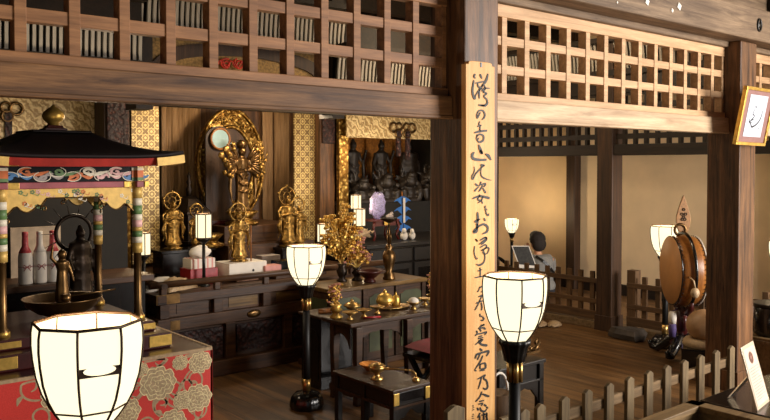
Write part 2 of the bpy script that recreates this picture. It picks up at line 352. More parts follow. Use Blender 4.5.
transom(3.208, 5.94, 3.405, .1966, 'square lattice transom between calligraphy plank and framed drawing', 'latp')
transom(6.20, 8.93, 6.36, .1966, 'square lattice transom right of the framed drawing', 'latp')
o = MB().box(.215, 8.93, 2.965, 3.10, 2.655, 2.95).build('header_beam', 'nageshi', None, (4.5, 3.03, 2.655), bevel=.01); tag(o, 'long header beam directly above the lattice transoms', 'beam')
t = thing('upper_beam', 'heavy weathered beam laid across the pillar tops, top right', 'beam', (4.5, 2.87, 2.695))
MB().box(-.1, 9.3, 2.795, 2.965, 2.695, 2.94).build('timber', 'nageshi', t, bevel=.012)
m = MB()
for px, py, s in ((647, 2, .035), (679, 6.5, .04), (672, 10.5, .022), (617, 2.5, .012)):
    p = P(px, py, Y=2.794); m.M = Matrix.Translation(p) @ Matrix.Rotation(.5, 4, 'Y'); m.box(-s/2, s/2, -.004, .004, -s/2, s/2)
m.build('paper_scrap', 'white', t)
p = P(759.5, 25, Y=2.79); m = MB(); m.torus(p, .03, .008, n=14, k=6, ry=.045); m.ell(p+Vector((0, .004, 0)), (.02, .01, .024)); m.build('iron_fitting', 'blackm', t)
o = MB().box(-.1, 9.3, 2.99, 3.09, 2.95, 3.75).build('upper_board_wall', 'nageshi', None, (4.5, 3.04, 2.95)); tag(o, 'board wall above the heavy top beam', 'wall panel')
o = MB().box(6.62, 7.0, 2.3, 2.985, 3.0, 3.2).build('ceiling_bracket', 'ceil', None, (6.8, 2.6, 3.0), bevel=.01); tag(o, 'dark eave bracket in the top right corner', 'bracket')

# calligraphy plank leaning on the pillar
PY = 2.835
t = thing('calligraphy_plank', 'tall pale cedar plank with black brush calligraphy hung on the pillar', 'sign', (3.04, PY, .28))
lean = Matrix.Translation((3.04, PY, 1.3)) @ Matrix.Rotation(math.radians(-.35), 4, 'Y') @ Matrix.Translation((-3.04, -PY, -1.3))
x0, x1, zt = P(466.6, 100, Y=PY).x, P(495.4, 100, Y=PY).x, P(480, 61.5, Y=PY).z
m = MB(); m.prism([(x0, .28), (x1, .28), (x1, zt-.018), (x1-.018, zt-.018), (x1-.024, zt-.004), (x1-.05, zt), (x0+.05, zt), (x0+.024, zt-.004), (x0+.018, zt-.018), (x0, zt-.018)], (0, PY, 0), EX, EZ, .034)
m.v = [lean @ v for v in m.v]; m.build('board', 'plank', t, bevel=.003)
p = P(481, 65, Y=PY); m = MB(); m.box(p.x-.006, p.x+.006, PY-.003, PY+.002, p.z-.012, p.z+.012); m.build('peg_slot', 'blackm', t)
p0 = P(465.8, 66, Y=PY); p1 = P(469.2, 418, Y=PY)
STROKES = [   # (top of the 40 x 50 px window, strokes in 1/8.4 px, brush widths)
 (60, [([(107,120),(100,140),(112,155)],[10,14,4]), ([(98,172),(92,210),(86,260),(95,310),(108,325),(112,290)],[8,14,16,16,12,4]), ([(152,122),(158,140),(166,158)],[12,14,5]), ([(112,195),(150,188),(190,178)],[6,10,6]),
   ([(216,118),(206,160),(188,195),(160,225)],[8,18,14,6]), ([(130,200),(135,222),(160,235),(172,205)],[8,12,12,8]), ([(112,300),(135,262),(165,240)],[5,8,8]), ([(146,238),(142,290),(144,325)],[10,14,5]),
   ([(164,262),(190,240),(230,238)],[6,12,5]), ([(186,215),(192,240),(178,268)],[8,12,10]), ([(176,270),(205,282),(182,305),(204,330),(212,360),(190,384),(150,378)],[9,11,9,11,13,16,4])]),
 (105, [([(138,0),(165,4),(188,2)],[8,14,5]), ([(152,62),(138,90),(126,110),(122,84),(140,50),(172,48),(190,78),(184,106),(166,124)],[6,10,9,7,9,10,13,11,4]), ([(148,140),(140,160),(150,172)],[6,8,6]), ([(130,180),(155,172),(160,168)],[8,9,5]),
   ([(150,178),(148,220)],[9,10]), ([(104,234),(150,222),(206,216)],[8,15,12]), ([(126,250),(120,280),(126,300)],[8,9,6]), ([(122,262),(150,246),(178,262),(176,296),(150,312),(128,300),(140,276)],[7,10,13,13,12,8,5]), ([(138,335),(150,370),(168,408)],[8,24,16])]),
 (150, [([(150,0),(156,14),(166,30)],[8,22,14]), ([(100,20),(84,42),(92,72),(150,84),(200,82)],[8,22,18,16,14]), ([(196,34),(220,50),(240,82)],[8,22,12]), ([(160,128),(185,130)],[18,12]),
   ([(178,132),(150,160),(110,205),(90,245),(80,225),(98,190),(104,160),(98,140)],[10,9,9,10,8,7,6,4]), ([(158,150),(156,200),(170,228),(205,245),(245,255)],[8,8,10,7,3]), ([(110,285),(128,300)],[10,13]), ([(104,345),(122,325),(140,310)],[11,10,3]),
   ([(158,268),(150,290),(140,305)],[9,9,5]), ([(158,292),(196,282),(184,310)],[8,12,8]), ([(172,300),(150,335),(138,350)],[10,9,4]), ([(172,320),(196,358)],[9,14]), ([(88,408),(150,388),(226,404)],[8,14,16])]),
 (195, [([(148,0),(130,36),(160,50),(170,70)],[12,10,9,9]), ([(172,14),(160,46),(130,68)],[12,9,4]), ([(196,92),(188,105),(202,112)],[9,8,5]), ([(190,122),(208,124)],[8,8]), ([(196,130),(204,160),(218,172),(224,155)],[8,10,10,4]),
   ([(128,148),(130,200),(124,250)],[14,20,20]), ([(106,226),(130,210),(150,202)],[14,14,6]), ([(126,250),(120,300),(98,310),(108,290),(140,262),(180,246),(212,268),(208,306),(168,328)],[18,22,20,14,12,14,18,16,6]), ([(182,198),(192,214)],[12,14]), ([(112,372),(128,388)],[8,11]), ([(150,380),(190,358),(205,372),(180,400),(160,415)],[7,12,12,10,8])]),
 (235, [([(112,34),(124,50)],[7,10]), ([(190,18),(205,28),(170,55),(140,80)],[9,11,9,4]), ([(104,95),(100,150),(118,200),(130,190)],[8,8,9,3]), ([(150,105),(190,82),(205,95),(180,125),(160,130)],[7,9,9,8,6]), ([(160,130),(200,108),(224,112),(212,150),(186,160),(170,140)],[6,10,10,8,8,5]),
   ([(178,130),(190,180),(182,225),(150,252),(118,246)],[8,10,11,13,5]), ([(132,302),(165,290)],[8,5]), ([(150,275),(152,320),(150,352)],[8,9,8]), ([(108,358),(150,350),(180,345)],[7,9,6])]),
 (280, [([(150,55),(136,90),(128,98)],[7,8,6]), ([(148,65),(176,50),(190,80),(160,100)],[6,9,9,6]), ([(140,140),(166,128),(150,165)],[8,9,7]), ([(118,195),(150,180),(172,175)],[7,9,7]), ([(150,165),(128,215),(108,250)],[9,9,8]), ([(160,190),(166,225),(162,252)],[9,10,8]),
   ([(150,285),(152,305),(166,300)],[9,8,5]), ([(170,308),(182,325),(168,342)],[8,11,8]), ([(160,380),(180,375)],[10,8]), ([(140,405),(185,398)],[12,10])]),
 (320, [([(160,0),(170,6)],[9,6]), ([(150,55),(184,38)],[8,12]), ([(120,90),(128,105)],[9,10]), ([(148,76),(158,92)],[8,10]), ([(180,68),(194,74)],[8,12]), ([(112,130),(124,118),(160,112),(202,100),(190,122)],[9,10,8,12,8]), ([(140,140),(165,132)],[8,9]), ([(135,155),(172,146)],[8,8]), ([(160,160),(130,190),(110,206)],[9,8,5]),
   ([(140,170),(172,162),(150,190)],[7,9,7]), ([(136,180),(165,205),(206,212)],[8,13,16]), ([(150,240),(165,255)],[10,14]), ([(112,320),(122,290),(170,272),(222,262),(205,300)],[12,14,12,16,9]), ([(150,285),(130,330)],[9,11]), ([(172,300),(150,350),(108,412)],[10,12,6]), ([(150,370),(150,408)],[10,10]), ([(150,372),(190,362),(195,400),(160,412)],[8,12,14,9])]),
 (370, [([(106,0),(118,6)],[9,7]), ([(150,4),(185,0)],[9,9]), ([(130,75),(165,55),(192,42),(180,68),(205,90),(214,140),(196,160),(176,148)],[7,9,11,9,11,13,12,4]), ([(162,62),(150,110),(134,158)],[9,11,5]), ([(164,182),(150,220),(116,262)],[9,12,9]), ([(172,200),(196,210),(224,220)],[8,13,12]), ([(148,262),(180,255)],[9,9]), ([(140,285),(172,278),(160,300)],[9,9,6]),
   ([(128,318),(136,335)],[10,11]), ([(150,315),(162,340),(190,345),(206,325)],[8,12,12,5]), ([(186,290),(200,300)],[10,11]), ([(206,310),(214,318)],[10,10]), ([(150,360),(132,395)],[10,9]), ([(146,385),(146,418)],[11,11]), ([(165,378),(205,368),(200,392)],[9,13,9]), ([(180,360),(182,418)],[10,11]), ([(205,358),(208,418)],[10,12]),
   ([(88,296),(94,304)],[5,5]), ([(86,318),(98,314)],[5,5]), ([(86,336),(98,330)],[5,5]), ([(90,368),(96,372)],[5,5]), ([(84,388),(98,384)],[5,5]), ([(86,404),(97,402)],[5,5])])]
m = MB()
for top, ss in STROKES:
    for pts, ws in ss:
        q = [P(462+a/8.4, top+b/8.4, Y=PY) for a, b in pts]
        k = P(480, top, Y=PY); sc = (P(481, top, Y=PY).x-k.x)/8.4
        m.ribbon([(v.x, v.z) for v in q], [w*sc*.92 for w in ws], (0, PY-.0026, 0), EX, EZ, sub=5)
m.build('calligraphy', 'ink', t, solid=.001)

# framed ink drawing hung on the right pillar
bl, br, tl = P(734.5, 144.5, Y=2.79), P(769, 146.3, Y=2.79), P(739.2, 84.5, Y=2.71)
ux = (br-bl).normalized(); w = .47; uy = (tl-bl); uy = (uy-ux*uy.dot(ux)); h = uy.length; uy.normalize()
t = thing('framed_drawing', 'gilt framed ink drawing with mauve mat hung on the right pillar', 'picture', tuple(bl))
nn = ux.cross(uy)
def fr(a0, a1, b0, b1, lift, d): 
    m = MB(); m.prism([(a0, b0), (a1, b0), (a1, b1), (a0, b1)], bl+nn*lift, ux, uy, d); return m
m = MB(); f = .024
for a0, a1, b0, b1 in ((0, w, 0, f), (0, w, h-f, h), (0, f, f, h-f), (w-f, w, f, h-f)): m.prism([(a0, b0), (a1, b0), (a1, b1), (a0, b1)], bl+nn*.012, ux, uy, .032)
m.build('frame', 'gold', t, bevel=.003)
fr(f, w-f, f, h-f, 0, .012).build('mat', plain('mauve_mat', '#8a6660', .8, var=.08), t)
fr(w*.2, w*.8, h*.15, h*.87, .003, .002).build('paper', plain('pale_blue_paper', '#c3cad6', .6, var=.04), t)
m = MB(); g = lambda a, b: (w*(.2+.6*a), h*(.15+.72*b))
for pts, ws in (([g(.38,.74), g(.42,.7)], [.008, .01]), ([g(.36,.66), g(.3,.55), g(.42,.5), g(.28,.4), g(.4,.42), g(.2,.36), g(.34,.34)], [.004,.007,.006,.008,.005,.007,.004]), ([g(.2,.44), g(.18,.36), g(.3,.3), g(.38,.24), g(.55,.28), g(.72,.38), g(.8,.52), g(.82,.66)], [.004,.006,.008,.012,.01,.009,.007,.004]), ([g(.74,.2), g(.78,.22)], [.006, .006])):
    m.ribbon(pts, [k*1.1 for k in ws], bl+nn*.0035, ux, uy)
m.build('ink_drawing', 'ink', t)

# ---------------------------------------------------------------- gallery row, X = 7.2
pillar(7.2, 4.87, .19, 3.7, 'square dark post between the two inner fence runs', 'darkpost')
pillar(7.2, 7.3, .19, 3.7, 'square dark post at the far end of the inner fence', 'darkpost')
pillar(9.24, 6.84, .15, 3.7, 'narrow dark post standing against the cream wall', 'darkpost', 'wall_post', False)
pillar(9.24, 3.9, .15, 3.7, 'dark post on the cream wall right of the framed drawing', 'darkpost', 'wall_post', False)
for a, b, l in ((4.965, 7.2, 'dark rail beam over the far inner fence run'), (-.5, 4.775, 'dark rail beam over the near inner fence run')):
    o = MB().box(7.12, 7.26, a, b, 1.85, 1.965).build('rail_beam', 'darkbeamy', None, (7.19, (a+b)/2, 1.85), bevel=.006); tag(o, l, 'beam')
    t = thing('dark_lattice', l.replace('rail beam over', 'open lattice above'), 'lattice', (7.19, (a+b)/2, 1.965)); m = MB(); y = a+.06
    while y < b-.03: m.box(7.17, 7.22, y-.016, y+.016, 1.965, 2.5); y += .125
    for z in (2.02, 2.17, 2.33, 2.47): m.box(7.172, 7.218, a, b, z, z+.055)
    m.build('grid', 'darkbeamy', t)
    MB().box(7.15, 7.24, a, b, 2.5, 2.7).build('top_rail', 'darkbeamy', t)
def inner_fence(y0, y1, first, pitch, n, label, post=None):
    t = thing('inner_fence', label, 'fence', (7.2, (y0+y1)/2, 0))
    for z, d, nm in ((.51, .05, 'rail'), (.29, .05, 'rail'), (.14, .09, 'rail')): MB().box(7.145, 7.17, y0, y1, z-d/2, z+d/2).build(nm, 'ifencey', t, bevel=.003)
    MB().box(7.13, 7.3, y0, y1, 0, .075).build('sill', 'fencex', t, bevel=.005)  # paler than the rails: light on the step board put into its colour
    for i in range(n):
        y = first+i*pitch; m = MB(); m.prism([(y-.026, .12), (y+.026, .12), (y+.026, .608), (y-.026, .608)], (7.165, 0, 0), EY, EZ, -.03); m.build('picket', 'ifencez', t, bevel=.002)
    if post: MB().box(7.15, 7.25, post-.05, post+.05, .0, .665).build('end_post', 'ifencez', t, bevel=.004)
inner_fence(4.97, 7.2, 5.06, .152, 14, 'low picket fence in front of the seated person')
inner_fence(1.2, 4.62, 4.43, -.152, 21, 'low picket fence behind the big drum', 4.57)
m = MB(); m.M = Matrix.Translation((6.98, 4.5, 0)); ol_ = [(-.11, -.16), (.0, -.19), (.1, -.15), (.12, .05), (.09, .17), (-.06, .18), (-.12, .08)]; m.add([(a, b, 0) for a, b in ol_]+[(a*1.03, b*1.02, .06) for a, b in ol_]+[(a*.8, b*.84, .10) for a, b in ol_], [tuple(range(13, 20)) if 0 else tuple(range(14, 21))]+[(k*7+i, k*7+(i+1) % 7, (k+1)*7+(i+1) % 7, (k+1)*7+i) for k in range(2) for i in range(7)])
for i in range(len(m.v)): m.v[i] += Vector((rnd.uniform(-.012, .012), rnd.uniform(-.012, .012), rnd.uniform(-.01, .01))); m.v[i].z = max(0, m.v[i].z)
o = m.build('rock', 'stone', None, (6.98, 4.52, 0)); tag(o, 'rough dark stone on the floor beside the dark post', 'stone')
for i, (px, py) in enumerate(((541, 326), (555, 326))):
    p = P(px, py, Z=0); t = thing('slipper', ('left' if i == 0 else 'right')+' beige slipper of the pair by the inner fence', 'slipper', tuple(p), math.radians(20), 'pair of slippers')
    m = MB(); m.ell((0, 0, .012), (.14, .05, .012)); m.build('sole', 'beige', t)
    m = MB(); n = 9
    for r0 in (0, 1): pass
    vs = []; fs = []
    for k in range(5):
        x = -.135+k*.032; rr = .03+.012*k
        for j in range(n): a = PI*j/(n-1); vs.append((x, rr*math.cos(a)*1.05, .012+.055*math.sin(a)*(.35+.16*k)))
    for k in range(4): fs += [(k*n+j, k*n+j+1, (k+1)*n+j+1, (k+1)*n+j) for j in range(n-1)]
    m.add(vs, fs, True); m.build('upper', 'beige', t, solid=.008)

# ribbed coves of white slats under the ceiling
def cove(kind, a, b, c, z0, z1, label, pitch=.047, bow=.045):
    t = thing('slatted_cove', label, 'ceiling cove', ((a+b)/2, c, z0) if kind == 'x' else (c, (a+b)/2, z0))
    m = MB(); k = MB(); n = 8; x = a
    prof = [(bow*(i/n)**1.7, z0+(z1-z0)*(i/n)) for i in range(n+1)]
    def quad(u0, u1, d, mb, th):
        vs = []
        for q, z in prof:
            for e in (0, th):
                for u in (u0, u1): vs.append((u, c-q-d+e, z) if kind == 'x' else (c-q-d+e, u, z))
        fs = []
        for i in range(n):
            i0, i1 = i*4, i*4+4
            fs += [(i0, i0+1, i1+1, i1), (i0+2, i1+2, i1+3, i0+3), (i0, i1, i1+2, i0+2), (i0+1, i0+3, i1+3, i1+1)]
        mb.add(vs, fs)
    while x < b: quad(x, x+pitch*.52, .0, m, .02); x += pitch
    m.build('slats', 'slat', t)
    quad(a, b, -.03, k, .015); k.build('backing', 'darkwall', t)
    for z, h, w in ((z0-.06, .06, .05), (z1, .05, .15)):
        mb = MB()
        if kind == 'x': mb.box(a, b, c-w, c+.06, z, z+h)
        else: mb.box(c-w, c+.06, a, b, z, z+h)
        mb.build('rail', 'ceil', t)
cove('x', .9, 2.56, 6.05, 2.57, 3.02, 'row of curved white slats over the left aisle of the altar')
cove('x', 2.62, 4.62, 6.05, 2.86, 3.2, 'raised row of curved white slats over the altar centre')
cove('x', 4.5, 6.1, 6.05, 2.54, 2.85, 'row of curved white slats over the right side of the altar')
cove('y', 3.4, 6.4, 7.15, 2.74, 3.02, 'row of curved white slats above the gallery lattice')

# carved frieze over the altar front
t = thing('altar_frieze', 'gold brocade frieze with dark arch above the altar', 'frieze', (3.6, 6.2, 2.3))
MB().box(2.62, 4.6, 6.2, 6.26, 2.3, 2.84).build('panel', 'frieze', t)
m = MB(); pts = [(2.66, 2.35), (2.75, 2.55), (3.0, 2.7), (3.6, 2.76), (4.2, 2.7), (4.45, 2.55), (4.55, 2.35)]
m.ribbon(pts, [.07, .11, .11, .1, .11, .11, .07], (0, 6.2, 0), EX, EZ, .02, 8); m.build('arch', 'darkpost', t, solid=.02)
MB().box(2.6, 4.62, 6.16, 6.27, 2.84, 2.88).build('cornice', 'ceil', t)
MB().box(2.62, 4.6, 6.14, 6.3, 2.24, 2.31).build('lower_rail', 'ceil', t)
m = MB(); rr = random.Random(3)
for k in range(3):
    p = P(213+k*13, 64, Y=6.15)
    m.tube([p+Vector((.055*(1-i/22)*math.cos(i*.6+k), 0, .05*(1-i/22)*math.sin(i*.6+k))) for i in range(20)], .009, 6)
    m.tube([p+Vector((-.06+.02*i, -.01, .035*math.sin(i*1.3+k))) for i in range(8)], .008, 6)
m.build('red_scrollwork', plain('vermilion', '#c8321e', .5), t)
m = MB()
for x in (2.62, 4.56): m.box(x-.07, x+.07, 6.12, 6.34, 2.2, 3.66)
for z0, x0, x1 in ((2.86, 4.62, 6.2), (2.86, .9, 2.55)): m.box(x0, x1, 6.0, 6.2, z0, 3.1)
struct(m.build('trim_3', 'ceil'))
# ================================================================ standing lamps
SH = [(.058, .012), (.08, .038), (.101, .068), (.119, .103), (.134, .15), (.142, .2), (.1455, .24), (.145, .275), (.141, .30)]
def standing_lamp(label, loc, H, rz, k=1.0, base=True):
    """an octagonal wine-glass shade on a pole; H = height of the rim"""
    t = thing('standing_lamp', label, 'lamp', loc, rz, 'standing paper lamps', local=True); zb = H-.30*k
    n = 8; m = MB()
    q = [Vector((r*k*math.cos(2*PI*j/n), r*k*math.sin(2*PI*j/n), zb+z*k)) for r, z in SH for j in range(n)]
    m.add(q, [(i*n+j, i*n+(j+1) % n, (i+1)*n+(j+1) % n, (i+1)*n+j) for i in range(len(SH)-1) for j in range(n)]); m.add([Vector((.05*k*math.cos(2*PI*j/n), .05*k*math.sin(2*PI*j/n), zb+.019*k)) for j in range(n)], [tuple(range(n))])
    sh = m.build('shade', 'paper', t)
    m = MB(); w = .0036*k
    for j in range(n): m.tube([((r*k+.001)*math.cos(2*PI*j/n), (r*k+.001)*math.sin(2*PI*j/n), zb+z*k) for r, z in SH], w, 5)
    for (r, z), ww in ((SH[-1], w*1.25), (SH[2], w*.8), (SH[0], w*1.4)): m.tube([((r*k+.001)*math.cos(2*PI*j/n), (r*k+.001)*math.sin(2*PI*j/n), zb+z*k) for j in range(n)], ww, 5, True)
    m.build('shade_frame', 'frame', t)
    a = 2*PI*.5/n; rr = .139*math.cos(PI/n)*k+.001; rad = Vector((math.cos(a), math.sin(a), .16)).normalized(); ux = Vector((-math.sin(a), math.cos(a), 0)); uy = rad.cross(ux).normalized()
    c = Vector((rr*math.cos(a), rr*math.sin(a), zb+.192*k)); hw = .139*math.sin(PI/n)*k
    m = MB(); m.prism([(-hw, -.016*k), (hw, -.016*k), (hw, .016*k), (-hw, .016*k)], c+rad*.003, ux, uy, .004); orn = m.build('shade_band', 'frame', t)
    m = MB(); m.prism([(hw*.78*math.cos(2*PI*i/18), .0125*k*math.sin(2*PI*i/18)) for i in range(18)], c+rad*.0045, ux, uy, .003); m.build('band_window', 'paper', orn)
    m = MB(); m.lathe([(.036*k, zb-.088*k), (.044*k, zb-.082*k), (.05*k, zb-.05*k), (.06*k, zb-.015*k), (.07*k, zb-.002*k), (.07*k, zb+.014*k), (.055*k, zb+.016*k)], (0, 0, 0), 48, lobes=lambda a: 1+.05*math.cos(12*a)); m.build('shade_holder', 'blackm', t)
    m = MB()
    for i in range(6): a = 2*PI*i/6; m.tube([(.025*k*math.cos(a), .025*k*math.sin(a), zb-.175*k), (.025*k*math.cos(a), .025*k*math.sin(a), zb-.088*k)], .0125*k, 8)
    m.build('collar', 'brass', t)
    MB().tube([(0, 0, .1), (0, 0, zb-.17*k)], .027*k, 12).build('pole', 'poleb', t)
    if base:
        MB().lathe([(.031*k, .12*k), (.031*k, .215*k)], n=14).build('collar', 'brass', t)
        lob = lambda a: 1+.07*abs(math.cos(4*a))
        MB().lathe([(.112*k, 0), (.12*k, .02*k), (.118*k, .05*k), (.108*k, .085*k), (.085*k, .112*k), (.04*k, .122*k), (.026*k, .13*k)], n=48, lobes=lob).build('base', 'black', t)
    l = point('lamp_light', (0, 0, H+.03), 10 if k > .8 else 22, (1, .76, .46), .06); l.parent = t
    return t
def at_depth(px, d):
    f = Vector((FW.x, FW.y, 0)).normalized(); v = f*d+RT*((px-385)/FPX*d); return v
def lamp_rim(py, d): return 1.75-(py-HOR)*d/FPX
va = math.radians(49.95)      # direction from the camera; the octagon is turned so that its edges fall as in the photograph
for label, px, d, py, k, tw in (
    ('big lit paper lamp in front of the red brocade table, nearest of all', 86, 2.10, 322, .97, -10),
    ('lit paper lamp before the calligraphy plank, right of its lower half', 515.5, 3.52, 276, 1.0, 12),
    ('lit paper lamp standing on the altar floor beside the long offering table', 306, 5.66, 246, .97, 8),
    ('lit paper lamp on the floor partly hidden behind the big drum', 666.5, 7.55, 226, 1.02, 20),
    ('small distant lit lamp on a thin pole near the seated person', 512, 11.1, 219, .68, 5),
    ('lit paper lamp at the right edge behind the inner fence', 786, 7.6, 241, 1.0, 15)):
    v = at_depth(px, d); rz = math.atan2(-v.y, -v.x)+math.radians(tw); H = lamp_rim(py, d)
    standing_lamp(label, (v.x, v.y, 0), H, rz, k)

# small lanterns of the altar
def lantern(label, px, py0, py1, Y, w, zfoot, group='altar lanterns'):
    p0 = P(px, py0, Y=Y); p1 = P(px, py1, Y=Y); h = p0.z-p1.z; n = 6
    t = thing('altar_lantern', label, 'lantern', (p0.x, Y, zfoot), .3, group, local=True); r = w/2; zb = p1.z-zfoot
    m = MB(); m.add([(r*math.cos(2*PI*j/n), r*math.sin(2*PI*j/n), zb+z) for z in (0, h) for j in range(n)], [(j, (j+1) % n, n+(j+1) % n, n+j) for j in range(n)]); m.build('shade', 'paper2', t)
    m = MB()
    for j in range(n): m.tube([(r*1.01*math.cos(2*PI*j/n), r*1.01*math.sin(2*PI*j/n), zb+z) for z in (0, h)], .0045, 5)
    for z in (0, h): m.tube([(r*1.01*math.cos(2*PI*j/n), r*1.01*math.sin(2*PI*j/n), zb+z) for j in range(n)], .006, 5, True)
    m.build('shade_frame', 'frame', t)
    MB().lathe([(.012, zb-.05), (r*.9, zb-.012), (r*.9, zb)], n=12).build('shade_holder', 'blackm', t)
    if zb > .1: MB().tube([(0, 0, .01), (0, 0, zb-.04)], .014, 8).build('pole', 'blackm', t)
    l = point('lantern_light', (0, 0, zb+h+.03), 4, (1, .76, .46), .04); l.parent = t
    MB().lathe([(r*.8, 0), (r*.75, .012), (.02, .03 if zb > .1 else .02)], n=16).build('base', 'blackm', t)
    return t

# ================================================================ the altar platform
YA, ZD = 5.87, .72
XL = P(160.5, 285, Y=YA).x
t = thing('altar_platform', 'long dark wooden altar platform with a low railing and carved panels', 'altar', (3.8, 6.0, 0)); XR = 5.02
MB().box(XL+.06, XR, YA+.06, 8.45, .13, ZD).build('body', 'altarw', t)
MB().box(XL-.02, XR, YA-.02, 8.45, 0, .13).build('plinth', 'altarw', t, bevel=.008)
MB().box(XL, XR, YA, YA+.12, .43, .53).build('lower_rail', 'altarw', t, bevel=.006)
MB().box(XL, XR, YA, YA+.09, .645, .72).build('middle_rail', 'altarw', t, bevel=.006)
MB().box(XL-.03, XL+.08, YA-.01, 8.4, .43, .53).build('side_rail', 'altarw', t, bevel=.006)
MB().box(XL-.03, XL+.05, YA-.01, 8.4, .645, .72).build('side_rail', 'altarw', t, bevel=.006)
for a, b in (((XL-.08, YA+.03, .80), (XR, YA+.03, .80)), ((XL, YA-.08, .80), (XL, 8.4, .80))): MB().tube([a, b], .027, 10).build('handrail', 'altarw', t)
x = XL+.03; k = 0
while x < XR:
    MB().box(x-.03, x+.05, YA+.01, YA+.08, .53, .645).build('post', 'altarw', t, bevel=.004); MB().box(x-.02, x+.03, YA+.01, YA+.05, .72, .78).build('handrail_block', 'altarw', t, bevel=.004); x += .47
for i in range(4):
    a = XL+.12+i*.57
    m = MB(); m.box(a, a+.44, YA+.03, YA+.07, .17, .40); m.build('carved_panel', 'carvew', t)
    MB().box(a+.46, a+.55, YA+.01, YA+.08, .13, .43).build('stile', 'altarw', t, bevel=.004)
for i in range(4): MB().box(XL+.16+i*.47, XL+.44+i*.47, YA+.055, YA+.065, .55, .63).build('amber_panel', 'tabletop' if i else 'altarw', t)
for z in (.435, .65): MB().box(XL-.035, XL+.16, YA-.006, YA+.02, z, z+.075).build('corner_fitting', 'bronze', t)
m = MB(); p = P(254, 309, Y=YA); m.lathe([(.07, 0), (.06, .012), (.02, .015)], n=20); m.M = Matrix(); 
m.v = [Vector((p.x+v.x, YA-.002-v.z, .48+v.y*.5)) for v in m.v]; m.build('oval_fitting', 'bronze', t)

t = thing('altar_step', 'dark stepped plinth under the central altar statue', 'pedestal', (4.25, 7.4, ZD))
MB().box(3.82, 4.85, 6.95, 7.94, ZD, .95).build('lower_step', 'altarw', t, bevel=.006)
MB().box(3.86, 4.74, 7.1, 7.94, .95, 1.13).build('upper_step', 'altarw', t, bevel=.006)
o = MB().box(2.75, 5.4, 7.95, 8.4, ZD, 1.0).build('wall_shelf', 'altarw', None, (4, 8.1, ZD), bevel=.006); tag(o, 'dark shelf along the back wall behind the altar statues', 'shelf')

# hangings and posts behind the altar
def hanging(name, label, cat, mat, a, b, yt, yb, Y, th=.02):
    p = P(a, yt, Y=Y); q = P(b, yb, Y=Y)
    o = MB().box(p.x, q.x, Y, Y+th, min(p.z, q.z), max(p.z, q.z)).build(name, mat, None, ((p.x+q.x)/2, Y, min(p.z, q.z))); return tag(o, label, cat)
hanging('brocade_hanging', 'gold brocade banner with flower medallions left of the altar statues', 'hanging', 'brocade', 131, 160, 70, 262, 7.55)
hanging('brocade_hanging', 'gold brocade banner with flower medallions right of the oval halo', 'hanging', 'brocade', 294, 320, 70, 255, 7.6)
def post(a, b, Y, d, label, lo, hi, mat='darkpost'):
    x0, x1 = P(a, 150, Y=Y).x, P(b, 150, Y=Y).x; t = thing('altar_post', label, 'pillar', ((x0+x1)/2, Y+d/2, 0))
    MB().box(x0, x1, Y, Y+d, ZD if a < 200 else 0, 3.7).build('shaft', mat, t, bevel=.01)
    MB().box(x0+.02, x1-.02, Y-.035, Y, lo, hi).build('carved_plate', 'carvew', t, bevel=.012); return t
post(104, 130, 7.5, .25, 'dark carved altar post behind the canopied shrine', 1.75, 2.4)
post(320, 335, 7.5, .2, 'reddish wooden altar post right of the brocade banner', 2.0, 2.42, 'pillar')
for a, b, yt, yb, l in ((337, 347, 108, 250, 'narrow gilt carved strip beside the reddish altar post'), (113, 130, 176, 290, 'narrow gilt carved strip under the dark carved altar post')):
    p = P(a, yt, Y=7.44); q = P(b, yb, Y=7.44); o = MB().box(p.x, q.x, 7.40, 7.46, q.z, p.z).build('gilt_strip', 'goldc', None, ((p.x+q.x)/2, 7.43, q.z), bevel=.01); tag(o, l, 'carving')
hanging('gilt_cloth', 'embossed gold cloth high behind the dark canopy roof', 'hanging', 'wave', -40, 104, 70, 205, 7.9)
hanging('gilt_valance', 'embossed gold valance over the three dark statues', 'hanging', 'wave', 347, 440, 112, 140, 7.3)
for i, (a, b, l) in enumerate(((160, 200, 'pale ochre curtain left of the oval halo'), (262, 272, 'narrow ochre curtain touching the oval halo'), (274, 289, 'ochre curtain beside the right brocade banner'))):
    Y = 7.98; x0, x1 = P(a, 150, Y=Y).x, P(b, 150, Y=Y).x; m = MB(); n = 40; vs = []
    for z in (.95, 2.9):
        for j in range(n+1): vs.append((x0+(x1-x0)*j/n, Y-.02*abs(math.sin(j*.9+i)), z))
    m.add(vs, [(j, j+1, n+1+j+1, n+1+j) for j in range(n)], True); o = m.build('altar_curtain', 'curtain', None, ((x0+x1)/2, Y, .95), solid=.008); tag(o, l, 'curtain')
m = MB()
for a, b in ((200, 262), (160, 165), (272, 275), (289, 294)):
    m.box(P(a, 150, Y=8.05).x, P(b, 150, Y=8.05).x, 8.03, 8.1, .95, 3.3)
struct(m.build('trim_4', 'pillar'))
m = MB(); a = P(346, 150, Y=8.3).x; k = 0
while a < 7.4: m.box(a, a+.155, 8.3+.01*(k % 2), 8.36, .9, 3.2); a += .165; k += 1
struct(m.build('trim_5', 'amber'))
o = MB().box(5.56, 7.2, 7.5, 8.25, .0, 1.28).build('alcove_shelf', 'darkwall', None, (6.3, 7.8, 0)); tag(o, 'high dark shelf carrying the three dark statues', 'shelf')
